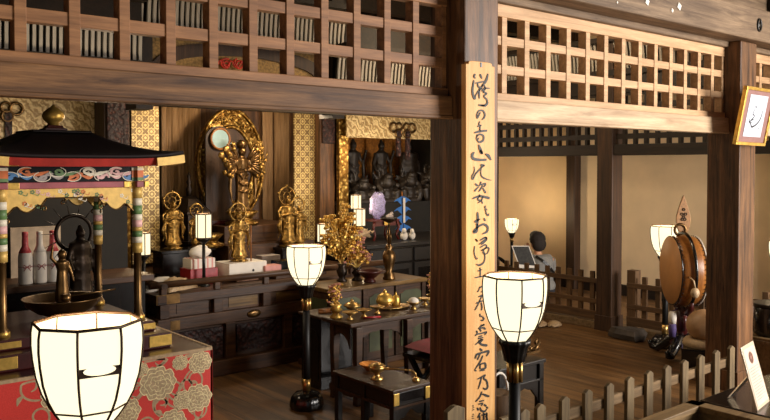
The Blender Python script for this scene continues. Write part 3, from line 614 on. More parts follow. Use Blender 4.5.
def bracket(px, py, Y, label):
    p = P(px, py, Y=Y); t = thing('scroll_bracket', label, 'ornament', tuple(p)); m = MB()
    for s in (-1, 1):
        m.torus(p+Vector((s*.06, 0, 0)), .045, .014, n=16, k=6); m.torus(p+Vector((s*.15, 0, -.01)), .055, .015, n=16, k=6); m.torus(p+Vector((s*.07, 0, -.08)), .05, .013, n=16, k=6)
    m.build('scrolls', 'bronze', t)
    MB().box(p.x-.1, p.x-.04, p.y-.01, p.y+.02, p.z-.36, p.z-.05).build('tassel', 'carvew', t); MB().box(p.x+.05, p.x+.11, p.y-.01, p.y+.02, p.z-.4, p.z-.05).build('tassel', 'carvew', t)
bracket(403, 127, 7.285, 'scrolled dark ornament with two tassels hung on the gilt valance')
bracket(-1, 107, 7.885, 'scrolled dark ornament on the gold cloth at the left edge')

# ================================================================ statues
def robe_figure(m, h, yaw=0, arms='front', rnd_=None, fat=1.0):
    """a standing robed figure, facing -Y, feet at z 0"""
    f = fat; R = Matrix.Rotation(yaw, 4, 'Z'); old = m.M.copy(); m.M = old @ R
    m.lathe([(.10*h, 0), (.15*h*f, .01*h), (.155*h*f, .04*h), (.12*h*f, .2*h), (.115*h*f, .38*h), (.125*h*f, .52*h), (.105*h*f, .6*h), (.125*h*f, .72*h), (.12*h*f, .78*h), (.05*h, .83*h), (.045*h, .87*h)], n=20, sy=.72, lobes=lambda a: 1+.05*math.cos(7*a))
    m.ell((0, -.01*h, .905*h), (.062*h, .066*h, .075*h)); m.ell((0, 0, .985*h), (.033*h, .033*h, .04*h)); m.ell((0, -.075*h, .9*h), (.012*h, .014*h, .02*h), 6, 5)
    for s in (-1, 1):
        hand = {'front': (s*.03*h, -.16*h, .62*h), 'raise': (s*.2*h, -.12*h, (.8 if s > 0 else .45)*h), 'down': (s*.2*h, -.06*h, .42*h), 'point': (s*.14*h if s > 0 else s*.17*h, -.02*h, (1.14 if s < 0 else .36)*h)}[arms]
        el = (s*.2*h, -.03*h, (.57 if not (arms == 'point' and s < 0) else .93)*h)
        m.tube([(s*.11*h, 0, .77*h), el, hand], [.045*h, .04*h, .028*h], 8); m.ell(hand, .032*h, 8, 6)
        m.tube([el, (s*.215*h, -.03*h, .35*h), (s*.19*h, -.05*h, .14*h)], [.035*h, .03*h, .012*h], 6)
        for j in range(3): m.tube([(s*.02*h, -.095*h, (.5-.1*j)*h), (s*.1*h*f, -.075*h, (.56-.12*j)*h)], .012*h, 5)
    m.M = old
def lotus(m, r, z0, z1, n=12):
    m.lathe([(r*.9, z0), (r, z0+.2*(z1-z0)), (r*.6, z0+.4*(z1-z0)), (r*.62, z0+.55*(z1-z0)), (r*.95, z1-.05*(z1-z0)), (r*.85, z1)], n=32, lobes=lambda a: 1+.06*abs(math.sin(n*a/2)))
def statue(label, px, yt, yb, Y, mat, arms='front', halo=True, cat='statue', zf=None, seed=0, name='standing_statue', fat=1, yaw=0):
    a = P(px, yt, Y=Y); b = P(px, yb, Y=Y); z0 = b.z if zf is None else zf; H = a.z-z0
    t = thing(name, label, cat, (a.x, Y, z0), local=True); h = H*(.80 if halo else .9); zl = H*.1
    m = MB(); lotus(m, h*.2, 0, zl); m.build('lotus_pedestal', mat, t)
    m = MB(); m.M = Matrix.Translation((0, 0, zl-.01)); robe_figure(m, h, yaw, arms, fat=fat*(1.25 if halo else 1))
    if halo:
        for s in (-1, 1): m.tube([(s*.12*h, .03*h, .8*h), (s*.25*h, .02*h, .68*h), (s*.22*h, -.02*h, .5*h), (s*.28*h, -.02*h, .36*h), (s*.22*h, 0, .2*h), (s*.26*h, 0, .08*h)], [.03*h, .03*h, .028*h, .026*h, .022*h, .012*h], 6)
    m.build('figure', mat, t, remesh=max(.005, h/70), smooth=1)
    if halo:
        m = MB(); R = h*.2; c = Vector((0, .05*h, zl+.99*h)); m.torus(c, R, .018*h+.002, n=26, k=6); m.torus(c, R*.45, .010*h, n=18, k=5)
        for i in range(8): d = Vector((math.cos(i*PI/4), 0, math.sin(i*PI/4))); m.tube([c+d*R*.45, c+d*R], .008*h, 5)
        for i in range(3): d = Vector((math.cos(PI/2+(i-1)*1.3), 0, math.sin(PI/2+(i-1)*1.3))); m.ell(c+d*R*1.12, .035*h, 6, 5)
        m.tube([(0, .06*h, zl+.6*h), (0, .05*h, zl+.93*h)], .008*h, 5); m.build('wheel_halo', 'gilt', t)
    return t
def pedestal(label, px, yb, Y, w, d, mat='black', name='statue_stand', zf=ZD):
    p = P(px, yb, Y=Y); t = thing(name, label, 'stand', (p.x, Y, zf)); z = p.z
    MB().box(p.x-w/2, p.x+w/2, Y-d/2, Y+d/2, z-.03, z).build('top', mat, t, bevel=.004)
    MB().box(p.x-w/2+.02, p.x+w/2-.02, Y-d/2+.02, Y+d/2-.02, zf+.03, z-.03).build('body', mat, t, bevel=.004)
    MB().box(p.x-w/2, p.x+w/2, Y-d/2, Y+d/2, zf, zf+.03).build('foot', mat, t, bevel=.004); return z
z = pedestal('black box stand under the leftmost gilt statue', 173, 249, 6.85, .34, .26)
statue('leftmost gilt statue with a wheel halo beside the brocade banner', 173, 195, 249, 6.85, 'gilt', zf=z)
z = pedestal('black stand under the gilt statue behind the altar lantern', 198, 247, 7.05, .26, .22)
statue('gilt statue half hidden behind the tall altar lantern', 197, 206, 247, 7.05, 'gilt', zf=z)
p = P(241, 274, Y=6.25)
t = thing('offering_box', 'white paper covered box carrying the gilt statue in front', 'box', (p.x, 6.25, ZD+.03)); z = P(241, 261, Y=6.25).z
m = MB(); m.box(p.x-.19, p.x+.19, 6.12, 6.38, ZD+.03, z); m.build('box', 'white', t, bevel=.004); m = MB(); m.ell((p.x+.05, 6.119, (z+ZD)/2+.01), (.012, .003, .012), 8, 6); m.build('round_mark', 'ink', t)
o = MB().box(p.x-.1, p.x+.12, 6.15, 6.35, ZD, ZD+.03).build('box_foot', 'drumw', None, (p.x, 6.25, ZD)); tag(o, 'small wooden block under the white paper box', 'block')
statue('gilt statue with wheel halo standing on the white paper box', 239, 206, 261, 6.25, 'gilt', zf=z)
m = MB(); q = P(251, 261, Y=6.2); m.tube([(q.x, 6.2, z), (q.x, 6.2, P(251, 225, Y=6.2).z)], .007, 6); o = m.build('incense_stick', 'drumw', None, (q.x, 6.2, z)); tag(o, 'thin upright stick on the white paper box beside the gilt statue', 'stick')
z = pedestal('black stand under the gilt statues left of the big flower arrangement', 292, 246, 6.9, .4, .24)
statue('gilt statue with wheel halo behind the altar floor lamp', 288, 190, 246, 6.9, 'gilt', zf=z)
statue('gilt statue crowded against the right brocade banner', 299, 200, 246, 6.95, 'gilt', zf=z)

# central statue with many arms and the oval halo
YC = 7.18; b = P(242, 228, Y=YC); zt = P(242, 143, Y=YC).z; zf = 1.13; H = zt-zf
t = thing('many_armed_statue', 'bronze statue with many arms standing before the oval halo', 'statue', (b.x, YC, zf), local=True)
m = MB(); lotus(m, .17, 0, .15); m.build('lotus_pedestal', 'goldc', t)
m = MB(); m.M = Matrix.Translation((0, 0, .14)); h = H-.16; robe_figure(m, h, 0, 'front', fat=.85); m.build('figure', 'bronze', t, remesh=.009)
m = MB(); k = MB(); rr = random.Random(5)
for s in (-1, 1):
    for i in range(11):
        a = -.65+i*.155; L = h*(.27+.04*(i % 3)); e = Vector((s*math.cos(a)*L*.6, -.03-.01*(i % 3), .14+h*.72+math.sin(a)*L*.6)); q = Vector((s*math.cos(a)*L, -.06-.02*(i % 2), .14+h*.72+math.sin(a)*L*1.15))
        m.tube([(s*.1*h, .02, .14+h*.73), e, q], [.02, .017, .013], 6); k.ell(q, rr.uniform(.018, .03), 8, 6)
        if i % 2: k.tube([q, q+Vector((s*.02, 0, .09))], .006, 5)
m.build('arms', 'bronze', t)
for c, r in (((-.22, -.07, .14+h*.93), .035), ((-.27, -.07, .14+h*.84), .035), ((-.17, -.07, .14+h*.84), .03)): k.ell(c, (r, .02, r), 10, 8)
k.tube([(.17, -.08, .14+h*.6), (.17, -.08, .14+h*1.02)], .007, 6)
for dx in (-.025, 0, .025): k.tube([(.17, -.08, .14+h*.98), (.17+dx, -.08, .14+h*1.0), (.17+dx, -.08, .14+h*1.08)], .005, 5)
k.build('held_emblems', 'gilt', t)
m = MB(); m.lathe([(.045, 0), (.06, .05), (.05, .08), (.02, .09)], (0, 0, .13+h*.96), 12); m.build('crown', 'bronze', t)
Yh = 7.6; c = P(231, 172, Y=Yh); t = thing('oval_halo', 'large pointed oval gilt halo behind the many armed statue', 'halo', (c.x, Yh, 1.13))
rx = (P(264, 172, Y=Yh).x-P(197, 172, Y=Yh).x)/2; zt = P(231, 107, Y=Yh).z; zb = 1.13; zc = zb+(zt-zb)*.5
def egg(k, n=44): return [(c.x+k*rx*math.cos(2*PI*i/n)*(1 if math.sin(2*PI*i/n) < 0 else 1-.12*math.sin(2*PI*i/n)**3), zc+k*(zt-zb)/2*math.sin(2*PI*i/n)*(1.0)) for i in range(n)]
MB().prism(egg(1), (0, Yh, 0), EX, EZ, .04).build('rim_board', 'goldc', t)
m = MB(); m.tube([(x, Yh-.012, z) for x, z in egg(.97)], .022, 6, True); m.tube([(x, Yh-.012, z) for x, z in egg(.66)], .022, 6, True)
rr = random.Random(11)
for i in range(70):
    a = 2*PI*i/70; q = rr.uniform(.7, .93); m.torus((c.x+q*rx*math.cos(a)*.97, Yh-.012, zc+q*(zt-zb)/2*math.sin(a)), rr.uniform(.018, .034), .009, n=10, k=5)
m.build('scroll_carving', 'goldc', t)
MB().prism(egg(.62), (0, Yh-.01, 0), EX, EZ, .01).build('dark_field', 'darkpost', t)
p = P(219.5, 139, Y=7.42); t = thing('round_mirror', 'pale round mirror in a dark frame left of the many armed statue', 'mirror', (p.x, 7.42, 1.13)); R = (P(228, 139, Y=7.42).x-P(211, 139, Y=7.42).x)/2
m = MB(); m.prism([(p.x+R*1.0*math.cos(2*PI*i/32), p.z+R*1.0*math.sin(2*PI*i/32)) for i in range(32)], (0, 7.40, 0), EX, EZ, .015); m.build('glass', 'mirror', t)
m = MB(); m.prism([(p.x+R*1.55*math.cos(PI*i/20), p.z+R*1.35*math.sin(PI*i/20)) for i in range(21)]+[(p.x-R*1.55, 1.16), (p.x+R*1.55, 1.16)], (0, 7.43, 0), EX, EZ, .025); m.build('back_board', 'darkpost', t)
m = MB(); m.torus((p.x, 7.40, p.z), R*1.08, .012); m.build('frame', 'drumw', t); MB().box(p.x-.2, p.x+.2, 7.38, 7.5, 1.13, 1.17).build('foot', 'redlac', t)
p = P(208, 210, Y=7.0); m = MB(); lotus(m, .15, 0, .13, 10); m.M = Matrix.Translation((p.x, 7.0, .95)); m.v = [m.M @ v for v in m.v]; o = m.build('gilt_lotus_base', 'goldc', None, (p.x, 7.0, .95)); tag(o, 'empty gilt lotus base below the round mirror', 'pedestal')

# dark pagoda lantern
Y = 7.5; p = P(189, 200, Y=Y); t = thing('pagoda_lantern', 'dark metal pagoda lantern with a spire left of the round mirror', 'lantern', (p.x, Y, ZD), local=True); z = lambda py: P(189, py, Y=Y).z-ZD
m = MB(); m.lathe([(.02, z(196)), (.06, z(196)), (.11, z(199)), (.17, z(205)), (.245, z(211)), (.25, z(213)), (.2, z(214))], n=6, smooth=False); m.build('roof', 'bronzed', t)
m = MB(); m.lathe([(.03, z(197)), (.025, z(192)), (.035, z(189)), (.014, z(185)), (.03, z(182)), (.012, z(179)), (.02, z(176)), (.004, z(172))], n=12); m.build('spire', 'bronzed', t)
m = MB(); m.lathe([(.15, z(240)), (.15, z(214))], n=6, smooth=False); m.build('fire_box', 'bronzed', t)
m = MB(); m.lathe([(.12, 0), (.12, .05), (.09, .1), (.08, z(248)), (.19, z(243)), (.2, z(240))], n=6, smooth=False); m.build('stand', 'bronzed', t)

# right alcove statues
zs = 1.28
for l, px, yt, mat_arms in (('dark robed statue, leftmost of three under the gilt valance', 353, 139, 'raise'), ('dark robed statue, middle one of three under the gilt valance', 381, 140, 'raise'), ('dark bulky statue, rightmost of three under the gilt valance', 409, 141, 'down')):
    statue(l, px, yt, 203, 7.98, 'statd', mat_arms, False, zf=zs, fat=1.0 if px < 400 else 1.7)
for i, (px, yt, Y, l) in enumerate(((360, 178, 7.66, 'dark crouching guardian figure before the leftmost dark statue'), (384, 174, 7.66, 'dark crouching guardian figure before the middle dark statue'), (407, 172, 7.66, 'dark crouching guardian figure before the rightmost dark statue'), (428, 168, 7.66, 'dark guardian figure half hidden behind the main pillar'))):
    p = P(px, yt, Y=Y); H = p.z-zs; m = MB(); rr = random.Random(i+20); m.ell((0, 0, H*.28), (.13, .11, H*.32)); m.ell((0, -.05, H*.68), (.1, .09, H*.22)); m.ell((0, -.08, H*.9), (.065, .065, H*.13)); m.box(-.14, .14, -.12, .12, 0, .04)
    for s in (-1, 1): m.tube([(s*.1, 0, H*.72), (s*.145, -.06, H*.55), (s*.12, -.13, H*.42+rr.uniform(-.05, .12))], [.05, .045, .03]); m.tube([(s*.1, 0, H*.25), (s*.145, -.11, H*.3), (s*.12, -.1, .03)], [.08, .06, .04])
    for j in range(7): a = rr.uniform(0, PI); m.tube([(.1*math.cos(a), .02, H*.8), (.2*math.cos(a), .02, H*.75+.16*math.sin(a))], [.03, .01], 6)
    t = thing('guardian_statue', l, 'statue', (p.x, Y, zs), local=True); m.build('figure', 'statd', t, remesh=.012)
# ================================================================ canopied shrine on the red brocade table
DX0, DX1, DY0, DY1, DZ = .62, 1.872, 3.58, 4.98, .835
t = thing('brocade_table', 'altar table draped in red brocade with beige peonies', 'table', ((DX0+DX1)/2, 4.2, 0))
MB().box(DX0, DX1, DY0, DY1, DZ-.03, DZ).build('top', 'redlac', t, bevel=.004)
MB().box(DX0+.03, DX1-.03, DY0+.03, DY1-.03, 0, DZ-.03).build('body', 'black', t)
m = MB(); m.box(DX0-.004, DX1+.004, DY0-.004, DY0+.012, .06, DZ-.006); m.box(DX1-.012, DX1+.004, DY0-.004, DY1, .06, DZ-.006); cl = m.build('brocade_cloth', 'redcloth', t, bevel=.003)
def disc(cx, cz, r, n=18, lob=0, ph=0): return [(cx+r*(1+lob*math.cos(5*(2*PI*i/n)+ph))*math.cos(2*PI*i/n), cz+r*(1+lob*math.cos(5*(2*PI*i/n)+ph))*math.sin(2*PI*i/n)) for i in range(n)]
def face_map(side):
    if side == 'front': return (Vector((0, DY0-.004, 0)), EX, EZ)
    return (Vector((DX1+.004, 0, 0)), EY, EZ)
def peony(A, B, o, ux, uy, cx, cz, R, seed):
    rr = random.Random(seed); nn = ux.cross(uy); lift = 0
    for ring, (k, n, pr) in enumerate(((.74, 9, .30), (.50, 7, .27), (.27, 5, .22), (0, 1, .16))):
        for i in range(n):
            a = 2*PI*i/n+ring*.5+rr.uniform(-.08, .08); x = cx+R*k*math.cos(a); z = cz+R*k*.82*math.sin(a); lift += .00005
            B.prism(disc(x, z, R*pr*1.12, 20, .07, a), o+nn*(.0006+lift), ux, uy, .0004)
            lift += .00005; A.prism(disc(x, z, R*pr*.94, 20, .07, a), o+nn*(.0007+lift), ux, uy, .0004)
            for q in (-.5, 0, .5): A_ = (x+R*pr*.35*math.cos(a+q), z+R*pr*.35*math.sin(a+q)); B.ribbon([(x-R*pr*.5*math.cos(a), z-R*pr*.5*math.sin(a)), A_, (x+R*pr*.75*math.cos(a+q*.8), z+R*pr*.75*math.sin(a+q*.8))], [.001, .0016, .001], o, ux, uy, .0012+lift, 2)
A, B, L = MB(), MB(), MB()
for side, cs in (('front', [(.70, .70, .085), (.93, .56, .09), (1.12, .73, .07), (1.42, .60, .075), (1.585, .705, .088), (1.85, .77, .06), (1.83, .595, .075), (1.655, .50, .07), (1.24, .52, .08), (1.45, .40, .08), (1.8, .38, .08), (1.0, .36, .09), (.72, .45, .09), (1.30, .77, .05), (1.50, .785, .036), (1.715, .60, .05), (1.70, .785, .04), (1.36, .70, .045)]), ('side', [(3.8, .7, .09), (4.1, .55, .09), (4.4, .7, .09), (4.7, .55, .09), (3.75, .4, .09), (4.5, .35, .09)])):
    o, ux, uy = face_map(side); rr = random.Random(9)
    for i, (cx, cz, R) in enumerate(cs):
        if side == 'front' and cx+R*1.1 > DX1: cx = DX1-R*1.1
        peony(A, B, o, ux, uy, cx, cz, R, i)
        for j in range(3):
            a = rr.uniform(0, 6.28); s = 1 if rr.random() < .5 else -1; x0, z0 = cx+R*1.08*math.cos(a), cz+R*1.0*math.sin(a); pts = [(x0, z0)]
            for k in range(13):
                a += s*(.12+.055*k); x0 += .019*math.cos(a); z0 += .019*math.sin(a); pts.append((x0, z0))
            lim = (DX0, DX1) if side == 'front' else (DY0, DY1)
            pts = [q for q in pts if lim[0]+.006 < q[0] < lim[1]-.006 and .07 < q[1] < DZ-.014]
            if len(pts) > 4:
                L.ribbon(pts, [.008]+[.0095]*(len(pts)-2)+[.004], o, ux, uy, .0004, 3)
                if len(pts) > 6: q = pts[4]; w = rr.uniform(0, 6.28); L.ribbon([q, (q[0]+.02*math.cos(w), q[1]+.02*math.sin(w)), (q[0]+.045*math.cos(w+.4), q[1]+.045*math.sin(w+.4))] if DZ-.06 > q[1] > .12 and lim[0]+.06 < q[0] < lim[1]-.06 else pts[:3], [.006, .022, .003], o, ux, uy, .0005, 3)
B.build('petal_outlines', 'beiged', cl); A.build('peony_petals', 'beige', cl); L.build('vine_scrolls', 'beige', cl)
m = MB(); m.box(DX0, DX1, DY0-.006, DY0+.01, DZ-.012, DZ+.003); m.box(DX1-.01, DX1+.006, DY0+.01, DY1, DZ-.012, DZ+.003); m.build('hem', 'beige', t)

t = thing('canopied_shrine', 'small shrine with dark curved roof, painted lintel and gilt posts', 'shrine', (1.30, 4.17, DZ)); cx, cy = 1.30, 4.17
for hx, hy, z0, z1, nm in ((.42, .45, DZ, DZ+.075, 'lower_plinth'), (.375, .36, DZ+.075, DZ+.125, 'upper_plinth')): MB().box(cx-hx, cx+hx, cy-hy, cy+hy, z0, z1).build(nm, 'redlac', t, bevel=.006)
def gilt(*b): MB().box(*b).build('gilt_fitting', 'gold', t, bevel=.002)
for s in (-1, 1):
    x = cx+s*.42; gilt(x-s*.115, x+s*.003, cy-.453, cy-.44, DZ+.012, DZ+.066); gilt(x-.003, x+.003, cy-.44, cy-.33, DZ+.012, DZ+.066)
    x = cx+s*.375; gilt(x-s*.11, x+s*.003, cy-.363, cy-.35, DZ+.085, DZ+.115); gilt(x-.003, x+.003, cy-.35, cy-.27, DZ+.085, DZ+.115)
m = MB(); m.prism([(cx-.11, DZ+.04), (cx-.08, DZ+.062), (cx+.08, DZ+.062), (cx+.11, DZ+.04), (cx+.08, DZ+.016), (cx-.08, DZ+.016)], (0, cy-.454, 0), EX, EZ, .01); m.build('gilt_fitting', 'gold', t, bevel=.002)
PXH, PYH = .322, .275
for sx in (-1, 1):
    for sy in (-1, 1):
        x, y = cx+sx*PXH, cy+sy*PYH; zb = DZ+.125
        ps = MB().lathe([(.03, 0), (.03, .03), (.02, .04), (.019, .34), (.022, .345)], (x, y, zb), 14).build('post', 'bronze', t)
        MB().lathe([(.033, 0), (.033, .022), (.024, .028)], (x, y, zb), 14).build('post_foot', 'gold', ps)
        b0 = zb+.345
        for i, (h, mt) in enumerate(((.05, 'goldp'), (.03, 'dwhite'), (.03, 'dgreen'), (.02, 'goldp'), (.035, 'dpink'), (.03, 'dwhite'), (.045, 'dgreen'), (.036, 'dwhite'), (.06, 'goldp'))):
            MB().lathe([(.0255, 0), (.0255, h)], (x, y, b0), 14, lobes=lambda a: 1+.03*math.cos(6*a)).build('painted_band', mt, ps); b0 += h
ztop = P(136, 160, Y=cy-PYH).z; zv = P(136, 187, Y=cy-PYH).z
def sides():
    yield (Vector((cx, cy-PYH, 0)), EX, PXH); yield (Vector((cx, cy+PYH, 0)), -EX, PXH); yield (Vector((cx+PXH, cy, 0)), EY, PYH); yield (Vector((cx-PXH, cy, 0)), -EY, PYH)
for i, (o, u, hw) in enumerate(sides()):
    nn = u.cross(EZ); h = ztop-zv
    for a, b, nm in ((zv, zv+h*.22, 'lower_bar'), (zv+h*.76, ztop, 'upper_bar')): m = MB(); m.prism([(-hw-.05, a), (hw+.05, a), (hw+.05, b), (-hw-.05, b)], o+nn*.02, u, EZ, .04); m.build(nm, 'pinkred', t, bevel=.003)
    m = MB(); m.prism([(-hw, zv+h*.22), (hw, zv+h*.22), (hw, zv+h*.76), (-hw, zv+h*.76)], o+nn*.004, u, EZ, .012); pn = m.build('frieze_panel', 'black', t)
    for s in (-1, 1):
        for z in (zv+h*.11, zv+h*.88): m = MB(); m.prism([(s*hw-.075*(s > 0)-.055*(s < 0), z-h*.11), (s*hw+.055*(s > 0)+.075*(s < 0), z-h*.11), (s*hw+.055*(s > 0)+.075*(s < 0), z+h*.11), (s*hw-.075*(s > 0)-.055*(s < 0), z+h*.11)], o+nn*.024, u, EZ, .006); m.build('bar_end_plate', 'gold', t, bevel=.002)
    for s in (-1, 1):
        for mt, f, g in (('dorange', .36, .62), ('dgreen', .25, .36), ('dwhite', .62, .72)): m = MB(); m.prism([(s*hw-.03, zv+h*f), (s*hw+.03, zv+h*f), (s*hw+.03, zv+h*g), (s*hw-.03, zv+h*g)], o+nn*.012, u, EZ, .02); m.build('painted_end', mt, t)
    if i in (0, 2):
        zc = zv+h*.49; rr = random.Random(4); grp = {}
        for j, mt in enumerate(('dblue', 'dorange', 'dgrey', 'dgreen', 'dorange', 'dwhite', 'dpink', 'dpink', 'dblue')):
            m = grp.setdefault(mt, MB()); x = -hw*.88+j*hw*.22; z = zc+h*(.08 if j % 2 else -.08); s = .034 if hw > .3 else .028
            m.ribbon([(x+s*(1-k/9)*math.cos(k*.95+j), z+.62*s*(1-k/9)*math.sin(k*.95+j)) for k in range(9)], [.006, .010, .013, .013, .012, .011, .010, .009, .007], o+nn*.006, u, EZ, .001)
            m.ribbon([(x-.02, z-.012), (x+.03, z+.012*(-1)**j), (x+.075, z-.006), (x+.1, z+.004)], [.008, .017, .017, .004], o+nn*.006, u, EZ, .0016)
        for mt, m in grp.items(): m.build('cloud_carving', mt, pn, solid=.004)
        w = grp['dwhite'] if 0 else MB()
        for j in range(9):
            x = -hw*.88+j*hw*.22; z = zc+h*(.08 if j % 2 else -.08); s = .038
            w.ribbon([(x+s*math.cos(a*.45+j), z+.6*s*math.sin(a*.45+j)) for a in range(11)], .0035, o+nn*.006, u, EZ, .003, 3)
        w.build('cloud_outline', 'dwhite', pn)
    # scalloped gilt valance under the lintel
    z1 = zv; d = P(70, 215, Y=cy-PYH).z; e = zv-.075; N = 48; lo = []
    for k in range(N+1):
        q = k/N; y = abs(q-.5)*2
        z = z1-.045 if y < .38 else z1-.045-(y-.38)/.12*.055 if y < .5 else z1-.075-.035*abs(math.sin((y-.5)*PI*3.2)) if y < .8 else z1-.075-(y-.8)*.35
        lo.append((-hw+2*hw*q, z))
    m = MB(); m.prism([(hw, z1), (-hw, z1)]+lo, o+nn*.006, u, EZ, .012); va_ = m.build('scalloped_valance', 'goldp', t)
    m = MB(); m.tube([o+nn*.008+u*a+EZ*b for a, b in lo], .0035, 5)
    for s in (-1, 1):
        for q, z in ((.42, z1-.095), (.93, z1-.15)): c = o+nn*.008+u*(s*hw*q)+EZ*z; m.tube([c+u*(s*.016*(1-k/14)*math.cos(k*.6))+EZ*(.016*(1-k/14)*math.sin(k*.6)) for k in range(12)], .004, 5)
    m.build('valance_edge', 'bronze', va_)
    if i in (0, 2):
        rr = random.Random(8); G = {}
        for k in range(22):
            a = rr.uniform(-.94, .94)*hw; zz = z1-rr.uniform(.012, .055) if abs(a) < .45*hw else z1-rr.uniform(.012, .085); mt = rr.choice(('dorange', 'dgreen', 'dpink', 'dwhite')); g = G.setdefault(mt, MB())
            for f in range(5): g.prism(disc(a+.007*math.cos(f*1.257), zz+.007*math.sin(f*1.257), .0042, 8), o+nn*.0075, u, EZ, .001)
            g.ribbon([(a+.008, zz-.01), (a+.025, zz-.016), (a+.03, zz-.004)], [.002, .004, .002], o+nn*.0065, u, EZ, .001, 3)
        for mt, g in G.items(): g.build('painted_flower', mt, va_)
# hipped curved roof
he, hr = .48, .145; z0 = P(186, 153, X=cx+he).z; zr = P(50, 126, X=cx).z-.05; N = 12; K = 9
def ring(h, zfun):
    r = []
    for s in range(4):
        for k in range(N):
            a = -1+2*k/N; r.append([(h*a, -h), (h, h*a), (-h*a, h), (-h, -h*a)][s]+(abs(a),))
    return [(cx+x, cy+y, zfun(a)) for x, y, a in r]
def shell(dz, name, mat, grow=0, thick=.03):
    m = MB(); vs = []; prof = []
    for i in range(K+1):
        f = i/K; h = hr+(he+grow-hr)*f; zz = zr+(z0-.022-zr)*(1-(1-f)**1.75); vs += ring(h, lambda a: zz+.022*(f**2)*a**4+dz)
    n = 4*N; fs = [(i*n+j, (i+1)*n+j, (i+1)*n+(j+1) % n, i*n+(j+1) % n) for i in range(K) for j in range(n)]
    m.add(vs, fs, True); m.add([vs[j] for j in range(n)], [tuple(range(n))]); return m.build(name, mat, t, solid=thick)
shell(.012, 'roof', 'roof', 0, .02)
m = MB(); n = 4*N; a0 = ring(he-.004, lambda a: z0-.022+.022*a**4-.006); a1 = ring(he-.02, lambda a: z0-.022+.022*a**4-.045); a2 = ring(.35, lambda a: ztop)
m.add(a0+a1+a2, [(i*n+j, (i+1)*n+j, (i+1)*n+(j+1) % n, i*n+(j+1) % n) for i in range(2) for j in range(n)]); m.build('eave_fascia', 'red', t, solid=.004)
for sx in (-1, 1):
    for sy in (-1, 1):
        m = MB(); q = Vector((cx+sx*he, cy+sy*he, z0-.022))
        for d in (Vector((-sx, 0, 0)), Vector((0, -sy, 0))):
            pts = [q+d*(k*.035)+EZ*(.022*(1-k*.035/he)**4-.028) for k in range(5)]
            for a, b in zip(pts, pts[1:]): m.bar(a, b, .014, .04)
        m.build('eave_corner_fitting', 'goldp', t)
MB().box(cx-hr, cx+hr, cy-hr, cy+hr, zr-.005, zr+.022).build('ridge_cap', 'roof', t, bevel=.006)
MB().lathe([(.075, 0), (.075, .014), (.055, .018), (.05, .03)], (cx, cy, zr+.02), 4, a0=PI/4, smooth=False).build('finial_base', 'redlac', t)
MB().lathe([(.03, 0), (.028, .012), (.045, .025), (.054, .045), (.05, .065), (.03, .084), (.012, .095), (.004, .106)], (cx, cy, zr+.05), 24).build('finial_jewel', 'gold', t)

# basin, infant figure and ladle inside the shrine
zb = DZ+.125; t = thing('bronze_basin', 'wide shallow bronze basin inside the canopied shrine', 'basin', (1.325, 4.14, zb), local=True)
m = MB(); m.lathe([(.07, 0), (.08, .008), (.06, .02), (.12, .04), (.17, .075), (.19, .11), (.195, .115), (.188, .112), (.165, .08), (.1, .05), (.02, .045)], n=40); m.build('bowl', 'bronze', t)
m = MB(); m.lathe([(.045, .045), (.05, .055), (.04, .075), (.046, .085), (.035, .09)], n=20); m.build('inner_pedestal', 'bronze', t)
zi = zb+.088; t = thing('infant_figure', 'small bronze child figure with one arm raised in the basin', 'statue', (1.325, 4.14, zi), local=True)
h = P(64, 249, Y=4.14).z-zi; m = MB(); q = h
m.lathe([(.075*q, 0), (.12*q, .01*q), (.13*q, .12*q), (.115*q, .3*q), (.1*q, .5*q), (.09*q, .6*q), (.11*q, .68*q), (.12*q, .76*q), (.04*q, .82*q)], n=18, sy=.75, lobes=lambda a: 1+.05*math.cos(8*a)); m.ell((0, -.01*q, .9*q), (.085*q, .09*q, .1*q))
m.tube([(-.1*q, 0, .74*q), (-.2*q, -.03*q, .85*q), (-.17*q, -.03*q, 1.08*q)], [.04*q, .035*q, .022*q]); m.tube([(.1*q, 0, .74*q), (.16*q, -.02*q, .55*q), (.2*q, -.04*q, .38*q)], [.04*q, .035*q, .022*q]); m.tube([(-.17*q, -.03*q, 1.07*q), (-.165*q, -.03*q, 1.16*q)], .012*q, 5)
m.build('figure', 'bronze', t, remesh=.005)
t = thing('bamboo_ladle', 'thin ladle lying across the bronze basin rim', 'ladle', (1.46, 4.05, zb+.12)); m = MB(); a = P(66, 313, Y=4.02); b = P(115, 297, Y=4.0); a.z = zb+.135; b.z = zb+.15; m.tube([a, b], .005, 6); m.build('handle', 'bronze', t); m = MB(); m.lathe([(.02, 0), (.024, .01), (.024, .035)], (a.x, a.y, zb+.112), 12); m.build('cup', 'bronze', t)

# dark ring-halo statue behind the shrine, the bottle shelf
z = DZ; x = P(80, 250, Y=4.78).x; t = thing('ring_halo_statue', 'dark standing statue with a ring halo behind the canopied shrine', 'statue', (x, 4.78, z), local=True); H = P(80, 226, Y=4.78).z-z
m = MB(); m.M = Matrix.Translation((0, 0, .1)); robe_figure(m, H-.1, .3, 'raise', fat=1.25); m.build('figure', 'bronzed', t, remesh=.01); m = MB(); lotus(m, .13, 0, .11); m.build('lotus_pedestal', 'bronzed', t)
m = MB(); c = Vector((-.015, .06, H*.92)); m.torus(c, .105, .012); m.tube([(0, .07, H*.6), c-EZ*.105], .01, 6)
for i in range(14): a = i*2*PI/14; d = Vector((math.cos(a), 0, math.sin(a))); m.tube([c+d*.105, c+d*.19], [.004, .001], 5)
m.build('ring_halo', 'bronzed', t)
ys = 5.35; zs = P(40, 283, Y=5.2).z; t = thing('bottle_shelf', 'dark shelf carrying white bottles seen through the shrine', 'shelf', (1.45, ys, 0))
